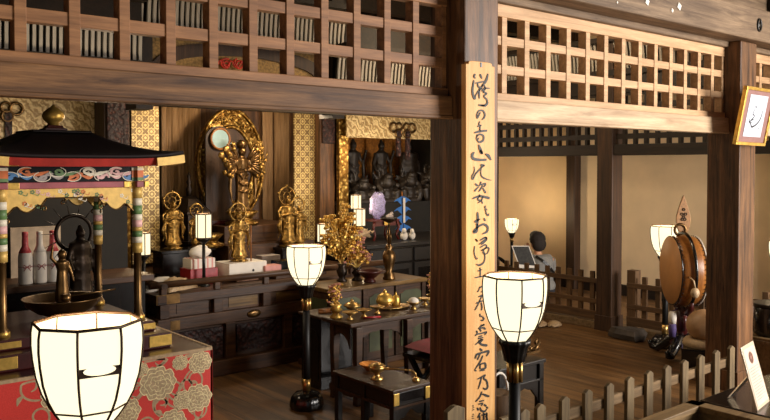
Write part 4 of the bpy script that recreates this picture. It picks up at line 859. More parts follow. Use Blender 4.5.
MB().box(.75, 2.25, 5.12, 5.6, zs-.04, zs).build('top', 'altarw', t, bevel=.004); MB().box(.8, 2.2, 5.16, 5.6, 0, zs-.04).build('body', 'black', t); MB().box(.75, 2.25, 5.58, 5.62, zs, zs+.75).build('back_board', 'darkwall', t)
p = P(12, 250, Y=5.5); q = P(62, 226, Y=5.5); o = MB().box(p.x, q.x, 5.53, 5.56, zs, q.z).build('white_card', plain('beige_card', '#b09a80', .7), None, (p.x, 5.54, zs)); tag(o, 'pale card standing behind the white bottles', 'card')
first = None
for i, (px, l) in enumerate(((25.5, 'white bottle with red foil neck, leftmost on the shelf in the shrine'), (40, 'white bottle with pale neck, between two red-necked bottles'), (53, 'white bottle with red foil neck beside the small bronze child'))):
    x = P(px, 280, Y=5.22).x; Hb = .325; t = thing('sake_bottle', l, 'bottle', (x, 5.22, zs), 0, 'white bottles in the shrine', local=True)
    MB().lathe([(.038, 0), (.042, .006), (.042, .17), (.036, .2), (.018, .235), (.016, .26)], n=20).build('bottle_body', 'white', t)
    MB().lathe([(.0385, .196), (.02, .236), (.0175, .3), (.0185, .302), (.0185, Hb), (.012, Hb+.002)], n=16).build('foil_neck', 'white' if i == 1 else 'foil', t)
    m = MB()
    for s in (-1, 1): m.tube([(0, -.0425, .11), (s*.018, -.040, .122), (s*.026, -.035, .11), (s*.014, -.041, .1), (0, -.0425, .11)], .002, 5); m.tube([(0, -.0425, .11), (s*.02, -.039, .085)], .002, 5)
    m.tube([(.043*math.cos(a*PI/12), -.0-.043*math.sin(a*PI/12), .11) for a in range(13)], .0018, 5); m.build('red_cord_knot', 'redbox', t)
# ================================================================ altar lanterns and offerings on the platform
lantern('white altar lantern at the left end beside the shrine post', 143.5, 233, 255, 6.15, .115, ZD)
lantern('tall-stemmed white altar lantern before the half hidden gilt statue', 203.5, 214, 238, 6.12, .135, ZD)
lantern('short white altar lantern left of the big gilt flowers', 323.5, 224, 242, 6.3, .12, ZD)
zc = P(400, 243, Y=6.3).z
lantern('white altar lantern behind, upper one of the overlapping pair', 356, 195, 209, 7.0, .115, zc)
lantern('white altar lantern in front, lower one of the overlapping pair', 359.5, 209, 226, 6.75, .125, zc)
def slab(name, label, cat, px, py, Y, w, d, h, mat, rz=0, z=None, group=None, bevel=.004):
    p = P(px, py, Y=Y); t = thing(name, label, cat, (p.x, Y, p.z if z is None else z), rz, group, local=True)
    MB().box(-w/2, w/2, -d/2, d/2, 0, h).build('box_body', mat, t, bevel=bevel); return t
za = ZD
ht = P(199, 267.5, Y=6.3).z-za; t = slab('red_tray', 'dark red box tray under the white and pink parcels', 'tray', 199, 277, 6.3, .26, .2, ht, 'redbox', 0, za)
x0 = P(199, 270, Y=6.3).x
t = thing('gift_box', 'pale striped gift box on the dark red tray', 'box', (x0, 6.3, za+ht), local=True); MB().box(-.115, .115, -.08, .08, 0, .085).build('box_body', 'white', t, bevel=.004)
m = MB()
for k in range(5): m.box(-.1+k*.045, -.085+k*.045, -.0815, .0815, 0, .0865)
m.build('pink_stripe', 'pink', t)
t = thing('wrapped_bundle', 'rounded white paper bundle on top of the gift box', 'parcel', (x0+.01, 6.3, za+ht+.085), local=True); m = MB(); m.ell((0, 0, .05), (.1, .07, .055), 14, 9); rr = random.Random(2)
for i in range(len(m.v)): m.v[i] += Vector((rr.uniform(-.008, .008),)*3); m.v[i].z = max(0, m.v[i].z)
m.build('paper', 'white', t)
o_ = [('white folded cloth heap at the left end of the altar', 160, 273, 6.2, 'white'), ('crumpled beige paper beside the dark red tray', 176, 276, 6.12, 'beige')]
for i, (l, px, py, Y, mt) in enumerate(o_):
    p = P(px, py, Y=Y); t = thing('folded_cloth', l, 'cloth', (p.x, Y, za), .3*i, local=True); m = MB(); rr = random.Random(i+31); n = 10; vs = []
    for a in range(n+1):
        for b in range(n+1): u, v = a/n-.5, b/n-.5; vs.append((u*.34, v*.22, max(.004, .1*(1-(2*u)**4)*(1-(2*v)**4)*(.75+.25*math.sin(11*u+6*v+i))+rr.uniform(-.008, .008))))
    m.add(vs, [(a*(n+1)+b, (a+1)*(n+1)+b, (a+1)*(n+1)+b+1, a*(n+1)+b+1) for a in range(n) for b in range(n)], True); m.build('cloth_fold', mt, t, solid=.006)
o = MB().box(P(262, 270, Y=6.3).x, P(312, 270, Y=6.3).x, 6.06, 6.62, ZD, ZD+.05).build('offering_board', 'altarw', None, (4.1, 6.3, ZD), bevel=.004); tag(o, 'low dark board under the packets right of the white paper box', 'board')
for l, px, w, d, h, mt, Y in (('flat pink packet right of the white paper box', 270, .17, .12, .075, 'pink', 6.15), ('dark box with a pale round seal behind the altar railing', 284, .2, .14, .1, 'black', 6.2), ('small red packet beside the box with a round seal', 300, .16, .1, .09, 'redbox', 6.2), ('grey folded paper package behind the pink packet', 268, .2, .12, .13, 'dgrey', 6.42), ('small blue wrapped package behind the tall altar lantern', 224, .1, .08, .08, 'blue', 6.62)):
    t = slab('offering_packet', l, 'packet', px, 270, Y, w, d, h, mt, 0, za+(.05 if px > 250 else 0))
    if 'seal' in l: m = MB(); m.ell((.03, -d/2-.001, h/2), (.022, .004, .022), 12, 8); m.build('round_seal', 'beige', t)

# ================================================================ cabinets, red stand, crystal, paper streamer
t = thing('altar_cabinet', 'long black cabinet below the three dark statues', 'cabinet', (6.0, 6.7, 0)); cx0, cx1 = 5.06, 6.95
MB().box(cx0, cx1, 6.32, 7.2, .06, zc-.04).build('body', 'black', t, bevel=.005); MB().box(cx0-.02, cx1+.02, 6.29, 7.22, zc-.04, zc).build('top', 'tableb', t, bevel=.006); MB().box(cx0, cx1, 6.34, 7.2, 0, .06).build('foot', 'black', t)
for i in range(3):
    a = cx0+.04+i*.62; d = MB().box(a, a+.58, 6.305, 6.32, .12, zc-.22).build('door', 'tableb', t, bevel=.004)
    m = MB(); m.box(a+.05, a+.53, 6.299, 6.306, .18, zc-.28); m.build('door_panel', 'black', d, bevel=.003); m = MB(); m.ell((a+.54, 6.297, .5), (.012, .012, .012), 8, 6); m.build('knob', 'bronze', d)
    MB().box(a, a+.58, 6.305, 6.32, zc-.2, zc-.06).build('drawer', 'tableb', t, bevel=.004)
p = P(380, 237, Y=6.75); t = thing('red_stand', 'small dark red lacquer stand with curved legs under the crystal', 'stand', (p.x, 6.75, zc), local=True); hz = P(380, 219, Y=6.75).z-zc
MB().box(-.19, .19, -.12, .12, hz-.02, hz).build('top', 'stand_red', t, bevel=.005)
for sx in (-1, 1):
    for sy in (-1, 1): MB().tube([(sx*.16, sy*.1, hz-.02), (sx*.185, sy*.11, hz*.6), (sx*.15, sy*.1, hz*.25), (sx*.18, sy*.11, 0)], [.018, .016, .012, .016], 6).build('leg', 'stand_red', t)
MB().box(-.15, .15, -.1, -.09, hz-.07, hz-.02).build('apron', 'stand_red', t); MB().box(-.04, .04, -.125, -.12, hz-.06, hz-.015).build('gilt_plate', 'gold', t)
p = P(377.5, 205, Y=6.75); t = thing('crystal_geode', 'upright purple crystal geode on the red stand', 'crystal', (p.x, 6.75, zc+hz), local=True); H = P(377, 192, Y=6.75).z-zc-hz; m = MB(); m.ell((0, 0, H/2), (.11, .05, H/2), 18, 12); rr = random.Random(8)
for i in range(len(m.v)): m.v[i] += Vector((rr.uniform(-.014, .014), rr.uniform(-.01, .01), rr.uniform(-.012, .012))); m.v[i].z = max(0, m.v[i].z)
m.build('crystal_body', 'crystal', t); m = MB(); m.ell((.1, -.09, .03), (.05, .03, .03)); m.ell((.13, -.09, .06), (.02, .02, .02)); o = m.build('pebble', 'dgrey', t)
p = P(402, 232, Y=6.7); t = thing('paper_streamer', 'blue zigzag paper streamer on a thin pole beside the crystal', 'streamer', (p.x, 6.7, zc), local=True); zt = P(402, 196, Y=6.7).z-zc
MB().tube([(0, 0, 0), (0, 0, zt+.05)], .006, 6).build('pole', 'drumw', t); m = MB(); k = 4; hh = (zt-.06)/k
for i in range(k):
    b = zt-i*hh
    for s in (-1, 1): m.prism([(s*.006, b), (s*.085, b-.03), (s*.13, b-hh*.6), (s*.08, b-hh*.5), (s*.006, b-hh*1.05)], (0, -.012-.004*i, 0), EX, EZ, .003)
m.build('blue_paper', 'blue', t); MB().box(-.014, .014, -.04, -.036, zt-.3, zt-.02).build('white_strip', 'white', t)
for l, px, w, mt in (('small white animal figurine beside the paper streamer', 404, .05, 'white'), ('small white seated figurine nearest the main pillar', 412, .045, 'white')):
    p = P(px, 238, Y=6.5); t = thing('figurine', l, 'figurine', (p.x, 6.5, zc), 0, 'white figurines', local=True); m = MB(); m.ell((0, 0, w), (w*.95, w*.8, w*1.05)); m.ell((-w*.4, -w*.5, w*2.1), (w*.55, w*.55, w*.55)); m.ell((-w*.75, -w*.5, w*2.6), (w*.15, w*.12, w*.3), 6, 5); m.ell((-w*.15, -w*.5, w*2.6), (w*.15, w*.12, w*.3), 6, 5); m.build('figure', mt, t, remesh=.007)

# ================================================================ side table with flowers and candlestick (worn top, green panels)
sx0, sy0 = 3.86, 5.3; sx1, sy1 = 4.97, 5.78; zs = P(329.5, 290, Y=sy0).z
t = thing('flower_table', 'worn side table with dull green panels behind the offering table', 'table', ((sx0+sx1)/2, 5.5, 0))
MB().box(sx0, sx1, sy0, sy1, zs-.035, zs).build('top', 'tabletop', t, bevel=.006); MB().box(sx0+.03, sx1-.03, sy0+.03, sy1-.03, .03, zs-.035).build('body', 'altarw', t); MB().box(sx0, sx1, sy0, sy1, 0, .05).build('foot', 'altarw', t, bevel=.005)
for x in (sx0+.02, sx0+.36, sx0+.73, sx1-.06): MB().box(x, x+.045, sy0+.01, sy0+.05, .05, zs-.035).build('stile', 'tablew', t, bevel=.003)
for i in range(3): m = MB(); a = sx0+.08+i*.36; m.prism([(a, .12), (a+.26, .12), (a+.26, zs-.12), (a+.2, zs-.09), (a+.06, zs-.09), (a, zs-.12)], (0, sy0+.024, 0), EX, EZ, .01); m.build('green_panel', 'green', t)
MB().box(sx0+.018, sx0+.03, sy0+.07, sy1-.07, .12, zs-.1).build('green_panel', 'green', t)
p = P(389, 280, Y=5.45); t = thing('candlestick', 'tall dark bronze candlestick on the worn side table', 'candlestick', (p.x, 5.45, zs), local=True); H = P(389, 218, Y=5.45).z-zs; q = H
MB().lathe([(.055, 0), (.06, .012), (.045, .03), (.05, .05), (.028, .07), (.05, .15*q+.06), (.062, .38*q), (.045, .46*q), (.022, .49*q), (.04, .53*q), (.018, .57*q)], n=24).build('vase_body', 'bronze', t)
m = MB()
for s in (-1, 1): m.tube([(s*.014, 0, .56*q), (s*.024, 0, .68*q), (s*.012, 0, .8*q)], .007, 6)
m.tube([(0, 0, .56*q), (0, 0, .94*q)], .008, 8); m.build('stem', 'bronze', t); MB().lathe([(.01, .92*q), (.03, .935*q), (.075, .975*q), (.08, q), (.07, q)], n=24).build('drip_pan', 'bronzed', t)
p = P(364, 281, Y=5.5); t = thing('bronze_dish', 'footed dark bronze dish in front of the faded flowers', 'dish', (p.x, 5.42, zs), local=True); MB().lathe([(.05, 0), (.055, .01), (.04, .035), (.06, .05), (.105, .09), (.12, .105), (.108, .1), (.06, .07), (.01, .06)], n=28, sx=1.0).build('bowl', 'redlac', t)
rr = random.Random(17)
def bouquet(label, px, py, Y, zf, hgt, w, n, mats, vase='bronzed', vh=.16, name='flower_vase', leaf=.026):
    p = P(px, py, Y=Y); t = thing(name, label, 'flowers', (p.x, Y, zf), local=True)
    MB().lathe([(.045, 0), (.05, .01), (.025, .03), (.04, .06), (.05, vh*.6), (.03, vh*.82), (.045, vh), (.03, vh)], n=20).build('vase', vase, t)
    st, lf, bl = MB(), MB(), MB()
    for i in range(n):
        a = rr.uniform(0, 2*PI); s = rr.uniform(.1, 1)**.7; hh = hgt*rr.uniform(.45, 1)*(1-.25*s); e = Vector((w*s*math.cos(a), w*.55*s*math.sin(a), hh)); mid = Vector((e.x*.35, e.y*.35, vh+(hh-vh)*.55))
        st.tube([(0, 0, vh*.9), mid, e], [.005, .004, .003], 5)
        for k in range(3): c = mid.lerp(e, rr.random())+Vector((rr.uniform(-.03, .03), rr.uniform(-.03, .03), rr.uniform(-.02, .03))); lf.ell(c, (leaf, leaf*.25, leaf*.6), 7, 5, Matrix.Rotation(rr.uniform(0, 6), 3, 'Z') @ Matrix.Rotation(rr.uniform(-1, 1), 3, 'Y'))
        for k in range(6): d = Vector((math.cos(k*1.05), math.sin(k*1.05), .5)); bl.ell(e+d*leaf*.6, (leaf*.55, leaf*.35, leaf*.5), 6, 5, Matrix.Rotation(k*1.05, 3, 'Z'))
        bl.ell(e+EZ*leaf*.4, leaf*.35, 6, 5)
    st.build('stems', mats[0], t); lf.build('leaves', mats[1], t); bl.build('blossoms', mats[2], t); return t
bouquet('tall gilt flower arrangement in a dark vase on the worn side table', 342, 284, 5.62, zs, P(342, 197, Y=5.62).z-zs, .2, 46, ('goldp', 'gold', 'flower'), leaf=.03)
bouquet('faded pink flower arrangement right of the tall gilt flowers', 357, 283, 5.58, zs, P(362, 228, Y=5.58).z-zs, .15, 34, ('goldp', 'flower', 'rose'), leaf=.022, vh=.12)
p = P(368, 235, Y=6.4); t = thing('conch_shell', 'pale spiky conch shell beside the pair of lanterns', 'shell', (p.x-.05, 6.45, zc), local=True)
zz = p.z-zc; m = MB(); m.tube([(-.12, 0, zz-.03), (-.04, 0, zz), (.04, 0, zz+.02), (.13, 0, zz-.03)], [.02, .055, .05, .008], 8)
for a in range(5): m.tube([(-.05+.04*a, -.03, zz+.02), (-.05+.05*a, -.04, zz+.1-.015*a)], [.02, .004], 5)
m.build('shell_body', 'beige', t, remesh=.008); MB().lathe([(.05, 0), (.02, .02), (.02, zz-.03)], n=10).build('stand', 'bronzed', t)

# black cabinet with an arched panel left of the offering table
bx0, by0, by1 = 3.53, 4.97, 5.24; zb_ = .58
t = thing('arched_cabinet', 'low black cabinet with an arched side panel behind the altar floor lamp', 'cabinet', (3.7, 5.1, 0)); MB().box(bx0, 3.84, by0, by1, 0, zb_-.02).build('body', 'black', t, bevel=.004); MB().box(bx0-.02, 3.84, by0-.02, by1+.02, zb_-.02, zb_).build('top', 'tablew', t, bevel=.004)
m = MB(); yc = (by0+by1)/2; m.prism([(yc-.1, .06), (yc+.1, .06), (yc+.1, .38)]+[(yc+.1*math.cos(a*PI/10), .38+.09*math.sin(a*PI/10)) for a in range(1, 10)]+[(yc-.1, .38)], (bx0-.002, 0, 0), -EY, EZ, .01) if 0 else m.prism([(-yc-.1, .06), (-yc+.1, .06), (-yc+.1, .38)]+[(-yc+.1*math.cos(a*PI/10), .38+.09*math.sin(a*PI/10)) for a in range(1, 10)]+[(-yc-.1, .38)], (bx0-.003, 0, 0), -EY, EZ, .012); m.build('arched_panel', 'tableb', t)
for i, l in enumerate(('short brown clapper stick lying on the arched cabinet, front one', 'short brown clapper stick lying on the arched cabinet, rear one')):
    m = MB(); a = Vector((3.57+.05*i, 5.06+.07*i, zb_)); m.tube([a+EZ*.012, a+Vector((.12, -.06, .014))], .012, 8); o = m.build('clapper_stick', 'drumw', None, tuple(a)); tag(o, l, 'stick', 'clapper sticks')

# ================================================================ long offering table
tx0, ty0, ty1, tx1 = 3.46, 4.5, 4.87, 4.98; zt = P(350.3, 324.3, Y=ty0).z
t = thing('offering_table', 'long dark table with scalloped apron holding gilt offering vessels', 'table', ((tx0+tx1)/2, 4.68, 0))
MB().box(tx0, tx1, ty0, ty1, zt-.03, zt).build('top', 'tablew', t, bevel=.006)
for x in (tx0+.03, tx0+.52, tx0+1.0, tx1-.09):
    for y in (ty0+.02, ty1-.07):
        m = MB(); m.prism([(x, zt-.03), (x+.06, zt-.03), (x+.055, .34), (x+.04, .15), (x+.05, .0), (x+.0, .0), (x+.012, .15), (x+.0, .34)], (0, y, 0), EX, EZ, -.05); m.build('leg', 'tablew', t, bevel=.004)
def apron(u0, u1, o, u, name='apron'):
    w = u1-u0; pts = [(u0, zt-.03), (u1, zt-.03), (u1, zt-.17)]
    for k in range(17): q = 1-k/16; pts.append((u0+w*q, zt-.17+.075*(1-abs(2*q-1)**3)+.010*abs(math.sin(q*PI*5))))
    m = MB(); m.prism(pts, o, u, EZ, .015); m.build(name, 'tablew', t)
for i in range(3): apron(tx0+.09+i*.485, tx0+.52+i*.47, (0, ty0+.03, 0), EX)
m = MB(); a, b = -(ty1-.07), -(ty0+.07); m.prism([(a, zt-.03), (b, zt-.03), (b, zt-.2)]+[(b+(a-b)*k/12, zt-.2+.1*math.sin(k/12*PI)**.6) for k in range(1, 12)]+[(a, zt-.2)], (tx0+.04, 0, 0), -EY, EZ, .015); m.build('apron', 'tablew', t)
MB().box(tx0+.05, tx1-.05, ty1-.06, ty1-.04, .05, .1).build('stretcher', 'tablew', t); MB().box(tx0+.04, tx0+.06, ty0+.05, ty1-.05, .05, .1).build('stretcher', 'tablew', t)
def pos(px, py, z): p = P(px, py, Z=z); return p
bouquet('small gilt vase of pink blossoms at the left end of the offering table', 336, 316, 4.76, zt, P(340, 276, Y=4.76).z-zt, .065, 26, ('goldp', 'flower', 'rose'), 'gold', .1, 'blossom_vase', .014)
bouquet('small gilt vase of pink blossoms beside the main pillar', 434, 299, 4.78, zt, P(434, 262, Y=4.78).z-zt, .06, 26, ('goldp', 'flower', 'rose'), 'gold', .1, 'blossom_vase', .014)
cup = None
def cupf(px, py, l, s=1.0):
    global cup
    p = pos(px, py, zt)
    if cup is None:
        cup = thing('offering_cup', l, 'cup', (p.x, p.y, zt), 0, 'footed offering cups', local=True)
        MB().lathe([(.024, 0), (.026, .006), (.01, .018), (.009, .03), (.03, .042), (.042, .058), (.038, .056), (.01, .045)], n=20).build('cup_bowl', 'brass', cup)
        MB().lathe([(.058, .054), (.062, .058), (.05, .06)], n=20).build('saucer_rim', 'brass', cup)
    else: dup(cup, (p.x, p.y, zt), l, scale=s)
for px, py, l in ((350, 319.5, 'footed brass cup nearest the left corner of the offering table'), (364, 317, 'footed brass cup right of the lidded bowl'), (377.5, 313.5, 'footed brass cup left of the large gilt dome'), (425, 305, 'footed brass cup right of the white rice mound'), (433.5, 301.5, 'footed brass cup touching the main pillar edge')): cupf(px, py, l)
p = pos(352, 313, zt); t = thing('lidded_bowl', 'brass bowl with a peaked lid at the left of the offering table', 'bowl', (p.x, p.y, zt), local=True)
MB().lathe([(.03, 0), (.03, .01), (.014, .02), (.04, .035), (.055, .055), (.052, .058)], n=24).build('bowl', 'brass', t); MB().lathe([(.068, .056), (.062, .066), (.035, .082), (.012, .09), (.014, .1), (.003, .112)], n=24).build('lid', 'brass', t)
p = pos(385, 309, zt); t = thing('gilt_dome_vessel', 'large gilt domed vessel on a tray, centre of the offering table', 'vessel', (p.x, p.y, zt+.022), local=True)
MB().lathe([(.03, 0), (.05, .015), (.07, .03), (.066, .035)], n=28).build('bowl', 'brass', t); MB().lathe([(.068, .034), (.07, .05), (.055, .085), (.03, .105), (.012, .11), (.016, .12), (.003, .135)], n=28, lobes=lambda a: 1+.05*abs(math.sin(6*a))).build('lid', 'gold', t)
q = pos(396, 308.5, zt); t = thing('gilt_bell_vessel', 'smaller gilt bell shaped vessel right of the large dome', 'vessel', (q.x, q.y, zt+.022), local=True); MB().lathe([(.035, 0), (.034, .02), (.03, .06), (.018, .085), (.006, .09), (.009, .1), (.002, .115)], n=20).build('bell_body', 'gold', t)
c = (p+q)/2+Vector((.03, 0, 0)); t = thing('footed_tray', 'oval footed brass tray under the gilt vessels', 'tray', (c.x, c.y, zt), local=True); MB().lathe([(.09, .008), (.125, .014), (.13, .02), (.12, .018), (.02, .016)], n=32, sx=1.25, sy=.75).build('plate', 'brass', t)
for a in range(4): MB().lathe([(.012, 0), (.008, .012)], (.1*math.cos(a*PI/2+.8), .06*math.sin(a*PI/2+.8), 0), 10).build('foot', 'brass', t)
p = pos(413.5, 309.5, zt); t = thing('rice_offering', 'footed bowl heaped with a white mound on the offering table', 'bowl', (p.x, p.y, zt), local=True); MB().lathe([(.025, 0), (.026, .008), (.014, .03), (.04, .05), (.058, .062), (.05, .062)], n=24).build('bowl', 'brass', t); m = MB(); m.ell((0, 0, .066), (.042, .042, .032), 16, 10); m.build('rice_mound', 'white', t)
p = pos(372, 318, zt); m = MB(); m.tube([(p.x-.07, p.y+.02, zt+.007), (p.x+.06, p.y-.03, zt+.007)], .007, 8); o = m.build('red_stick', 'redbox', None, (p.x, p.y, zt)); tag(o, 'short red stick lying at the front edge of the offering table', 'stick')

# ================================================================ low table with handled censer, cushion stool
lx0, ly0, ly1, lx1 = 3.125, 3.64, 4.27, 3.455; zl = P(394, 391, Y=ly0).z
t = thing('low_table', 'low black table with gilt corner fittings in front of the offering table', 'table', ((lx0+lx1)/2, 3.95, 0))
MB().box(lx0, lx1, ly0, ly1, zl-.02, zl).build('top', 'tablew', t, bevel=.004); MB().box(lx0+.02, lx1-.02, ly0+.02, ly1-.02, zl-.11, zl-.02).build('drawer_box', 'tableb', t, bevel=.003)
for x in (lx0+.01, lx1-.05):
    for y in (ly0+.01, (ly0+ly1)/2-.02, ly1-.05): MB().box(x, x+.04, y, y+.04, 0, zl-.02).build('leg', 'tableb', t, bevel=.004)
MB().box(lx0+.05, lx1-.05, ly0+.012, ly0+.022, zl-.085, zl-.03).build('drawer', 'black', t); MB().box(lx0+.015, lx1-.015, ly0+.008, ly0+.03, zl-.125, zl-.11).build('rail', 'tablew', t); MB().box(lx0+.008, lx0+.03, ly0+.03, ly1-.03, zl-.125, zl-.11).build('rail', 'tablew', t)
for a in (lx0+.012, lx1-.055): MB().box(a, a+.043, ly0+.004, ly0+.013, zl-.1, zl-.025).build('corner_fitting', 'gold', t, bevel=.002)
m = MB(); a, b = lx0+.05, lx1-.05; m.prism([(a, zl-.12), (b, zl-.12), (b, zl-.21)]+[(b+(a-b)*k/14, zl-.21+.05*math.sin(k/14*PI)+.012*math.cos(k*PI/3.5)) for k in range(1, 14)]+[(a, zl-.21)], (0, ly0+.02, 0), EX, EZ, .012); m.build('apron', 'tableb', t)
p = pos(377, 379, zl); t = thing('handled_censer', 'brass incense burner with a long curved handle on the low table', 'censer', (p.x, p.y, zl), local=True)
MB().lathe([(.04, 0), (.042, .005), (.025, .018), (.015, .03), (.02, .04), (.045, .055), (.05, .072), (.055, .085), (.048, .084), (.02, .06)], n=24, lobes=lambda a: 1+.04*abs(math.sin(4*a))).build('cup_bowl', 'brass', t)
MB().lathe([(.05, .084), (.046, .094), (.02, .104), (.005, .108)], n=24).build('lid', 'brass', t); e = pos(416, 381, zl)-p; d = Vector((e.x, e.y, 0)); m = MB(); m.tube([d*.1+EZ*.072, d*.5+EZ*.07, d*.9+EZ*.066, d*.985+EZ*.05, d+EZ*.02], [.009, .006, .006, .006, .006], 7); m.build('handle', 'brass', t); MB().lathe([(.025, 0), (.026, .008), (.02, .014), (.022, .02), (.008, .026)], (d.x, d.y, 0), 16).build('handle_weight', 'brass', t)
p = pos(370, 370, zl); t = thing('brown_bowl', 'shallow brown bowl behind the handled incense burner', 'bowl', (p.x, p.y, zl), local=True); MB().lathe([(.03, 0), (.03, .008), (.06, .03), (.075, .045), (.07, .044), (.03, .02)], n=24).build('bowl', 'amber', t)
t = thing('cushion_stool', 'black folding stool carrying the maroon cushion', 'stool', (4.05, 4.12, 0)); qx0, qx1, qy0, qy1, qz = 3.78, 4.32, 3.98, 4.30, .385
MB().box(qx0, qx1, qy0, qy1, qz-.03, qz).build('seat', 'black', t, bevel=.004)
for x in (qx0+.05, qx1-.05):
    for s in (-1, 1): MB().bar((x, (qy0+qy1)/2+s*.13, qz-.03), (x+s*.01, (qy0+qy1)/2-s*.15, 0.01), .03, .03, (1, 0, 0)).build('leg', 'black', t)
t = thing('maroon_cushion', 'maroon tasselled cushion on the black stool left of the pillar', 'cushion', (4.05, 4.14, qz), local=True); m = MB(); n = 12; vs = []
for sgn in (1, -1):
    for i in range(n+1):
        for j in range(n+1): u, v = 2*i/n-1, 2*j/n-1; vs.append((u*.27, v*.16, .045+sgn*.042*(1-u**4)*(1-v**4)**.5))
N1 = (n+1)**2; m.add(vs, [(i*(n+1)+j, (i+1)*(n+1)+j, (i+1)*(n+1)+j+1, i*(n+1)+j+1) for i in range(n) for j in range(n)]+[tuple(N1+q for q in (i*(n+1)+j, i*(n+1)+j+1, (i+1)*(n+1)+j+1, (i+1)*(n+1)+j)) for i in range(n) for j in range(n)], True); m.build('cushion_body', 'cloth', t)
m = MB(); m.tube([(-.26, -.155, .045), (-.3, -.19, .02), (-.31, -.2, -.03)], [.008, .01, .014], 6); m.build('tassel', 'white', t)

# small black stand right of the plank with a scroll-shaped bronze rest
ex0, ey0, ex1, ey1 = 3.80, 3.38, 4.25, 3.72; ez = P(546, 358, Y=ey0).z
t = thing('scroll_stand', 'small black table with openwork apron behind the plank lamp', 'table', ((ex0+ex1)/2, 3.55, 0)); MB().box(ex0-.01, ex1+.01, ey0-.01, ey1+.01, ez-.025, ez).build('top', 'tableb', t, bevel=.004); MB().box(ex0+.02, ex1-.02, ey0+.02, ey1-.02, ez-.13, ez-.025).build('frieze', 'tableb', t); MB().box(ex0, ex1, ey0, ey1, ez-.145, ez-.13).build('moulding', 'tableb', t, bevel=.003)
for x in (ex0, ex1-.045):
    for y in (ey0, ey1-.045): MB().box(x, x+.045, y, y+.045, 0, ez-.025).build('leg', 'tableb', t, bevel=.004)
m = MB(); a, b = ex0+.045, ex1-.045; m.prism([(a, ez-.14), (b, ez-.14), (b, ez-.30)]+[(b+(a-b)*k/20, ez-.17-.10*abs(2*k/20-1)**3-.012*abs(math.sin(k*PI/4))) for k in range(1, 20)]+[(a, ez-.30)], (0, ey0+.01, 0), EX, EZ, .02); m.build('apron', 'tableb', t)
p = pos(531, 353, ez); t = thing('bronze_scroll_rest', 'bronze scroll shaped rest on the small black table', 'ornament', (p.x, p.y, ez), local=True); m = MB()
for s in (-1, 1): m.tube([(s*.02, 0, .012), (s*.06, 0, .03), (s*.085, 0, .06), (s*.07, 0, .085), (s*.045, 0, .075), (s*.05, 0, .055)], [.014, .014, .013, .012, .01, .008], 8)
m.box(-.07, .07, -.025, .025, 0, .016); m.tube([(-.02, 0, .014), (0, 0, .04), (.02, 0, .014)], .012, 6); m.build('scroll', 'bronze', t)
p = P(499, 384, Y=3.25); t = thing('paper_basket', 'pale handled basket partly hidden beside the calligraphy plank', 'basket', (p.x, 3.25, 0), local=True); zz = P(500, 392, Y=3.25).z; MB().lathe([(.07, 0), (.09, zz)], n=18).build('basket_body', 'ifencez', t); m = MB(); m.tube([(.08*math.cos(a*PI/10), 0, zz+.12*math.sin(a*PI/10)) for a in range(11)], .008, 6); m.build('handle', 'white', t)

# ================================================================ big drum, its stand, wooden fish
dc = at_depth(684, 7.2); dz = P(684, 270, Y=dc.y).z; nrm = Vector((-.749, .663, 0)).normalized(); sd = EZ.cross(nrm)
fwd_ = nrm; Rd = Matrix((sd.to_tuple()+(0,), EZ.to_tuple()+(0,), nrm.to_tuple()+(0,), (0, 0, 0, 1))).transposed()
base = Vector((dc.x, dc.y, 0)); R = .315; Lh = .105
t = thing('big_drum', 'large round drum with tan skin mounted on a dark stand', 'drum', (dc.x, dc.y, dz-R))
def dm(): m = MB(); m.M = Matrix.Translation((dc.x, dc.y, dz)) @ Rd; return m
m = dm(); m.lathe([(R*.97, -Lh), (R*1.0, -Lh*.6), (R*1.035, 0), (R*1.0, Lh*.6), (R*.97, Lh)], n=48); m.build('drum_body', 'drumw', t)
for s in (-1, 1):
    m = dm(); m.lathe([(R*.97, s*Lh), (R*.985, s*(Lh+.002)), (R*.97, s*(Lh+.012)), (R*.1, s*(Lh+.016))], n=48); m.build('drum_skin', 'drumskin' if s > 0 else 'white', t)  # far skin white: lamplight on its edge put into the colour
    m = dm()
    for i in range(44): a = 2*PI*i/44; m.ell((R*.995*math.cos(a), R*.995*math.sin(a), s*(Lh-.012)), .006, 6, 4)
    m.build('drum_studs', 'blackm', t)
    m = dm(); m.tube([(R*.985*math.cos(2*PI*i/48), R*.985*math.sin(2*PI*i/48), s*(Lh+.004)) for i in range(48)], .006, 6, True); m.build('skin_rim', 'black' if s > 0 else 'white', t)  # far rim coloured white to show lamplight catching it
t = thing('drum_stand', 'dark red curved wooden stand with a ring frame holding the drum', 'stand', (dc.x, dc.y, 0))
m = dm(); m.tube([(R*1.11*math.cos(a), R*1.11*math.sin(a), 0) for a in [PI*.12*-1-PI/2+.0+i*PI*.0 for i in range(0)]] or [(R*1.1*math.cos(PI*i/40*2-PI/2), R*1.1*math.sin(PI*i/40*2-PI/2), 0) for i in range(40)], .015, 8, True); m.build('ring', 'black', t)
m = MB(); m.tube([(dc.x, dc.y, dz-R*1.08), (dc.x, dc.y, dz-R-.12), (dc.x, dc.y, .14)], [.04, .05, .045], 8); m.build('post', 'redlac', t)
m = MB(); m.M = Matrix.Translation((dc.x, dc.y, dz-R*1.1)) @ Rd
for s in (-1, 1): m.tube([(0, -.02, 0), (s*.12, -.02, 0), (s*.2, .03, 0), (s*.24, .09, 0)], [.04, .035, .03, .015], 7); m.tube([(0, -.05, 0), (s*.07, -.12, 0), (s*.04, -.2, 0)], [.03, .022, .015], 6)
m.build('cradle', 'redlac', t)
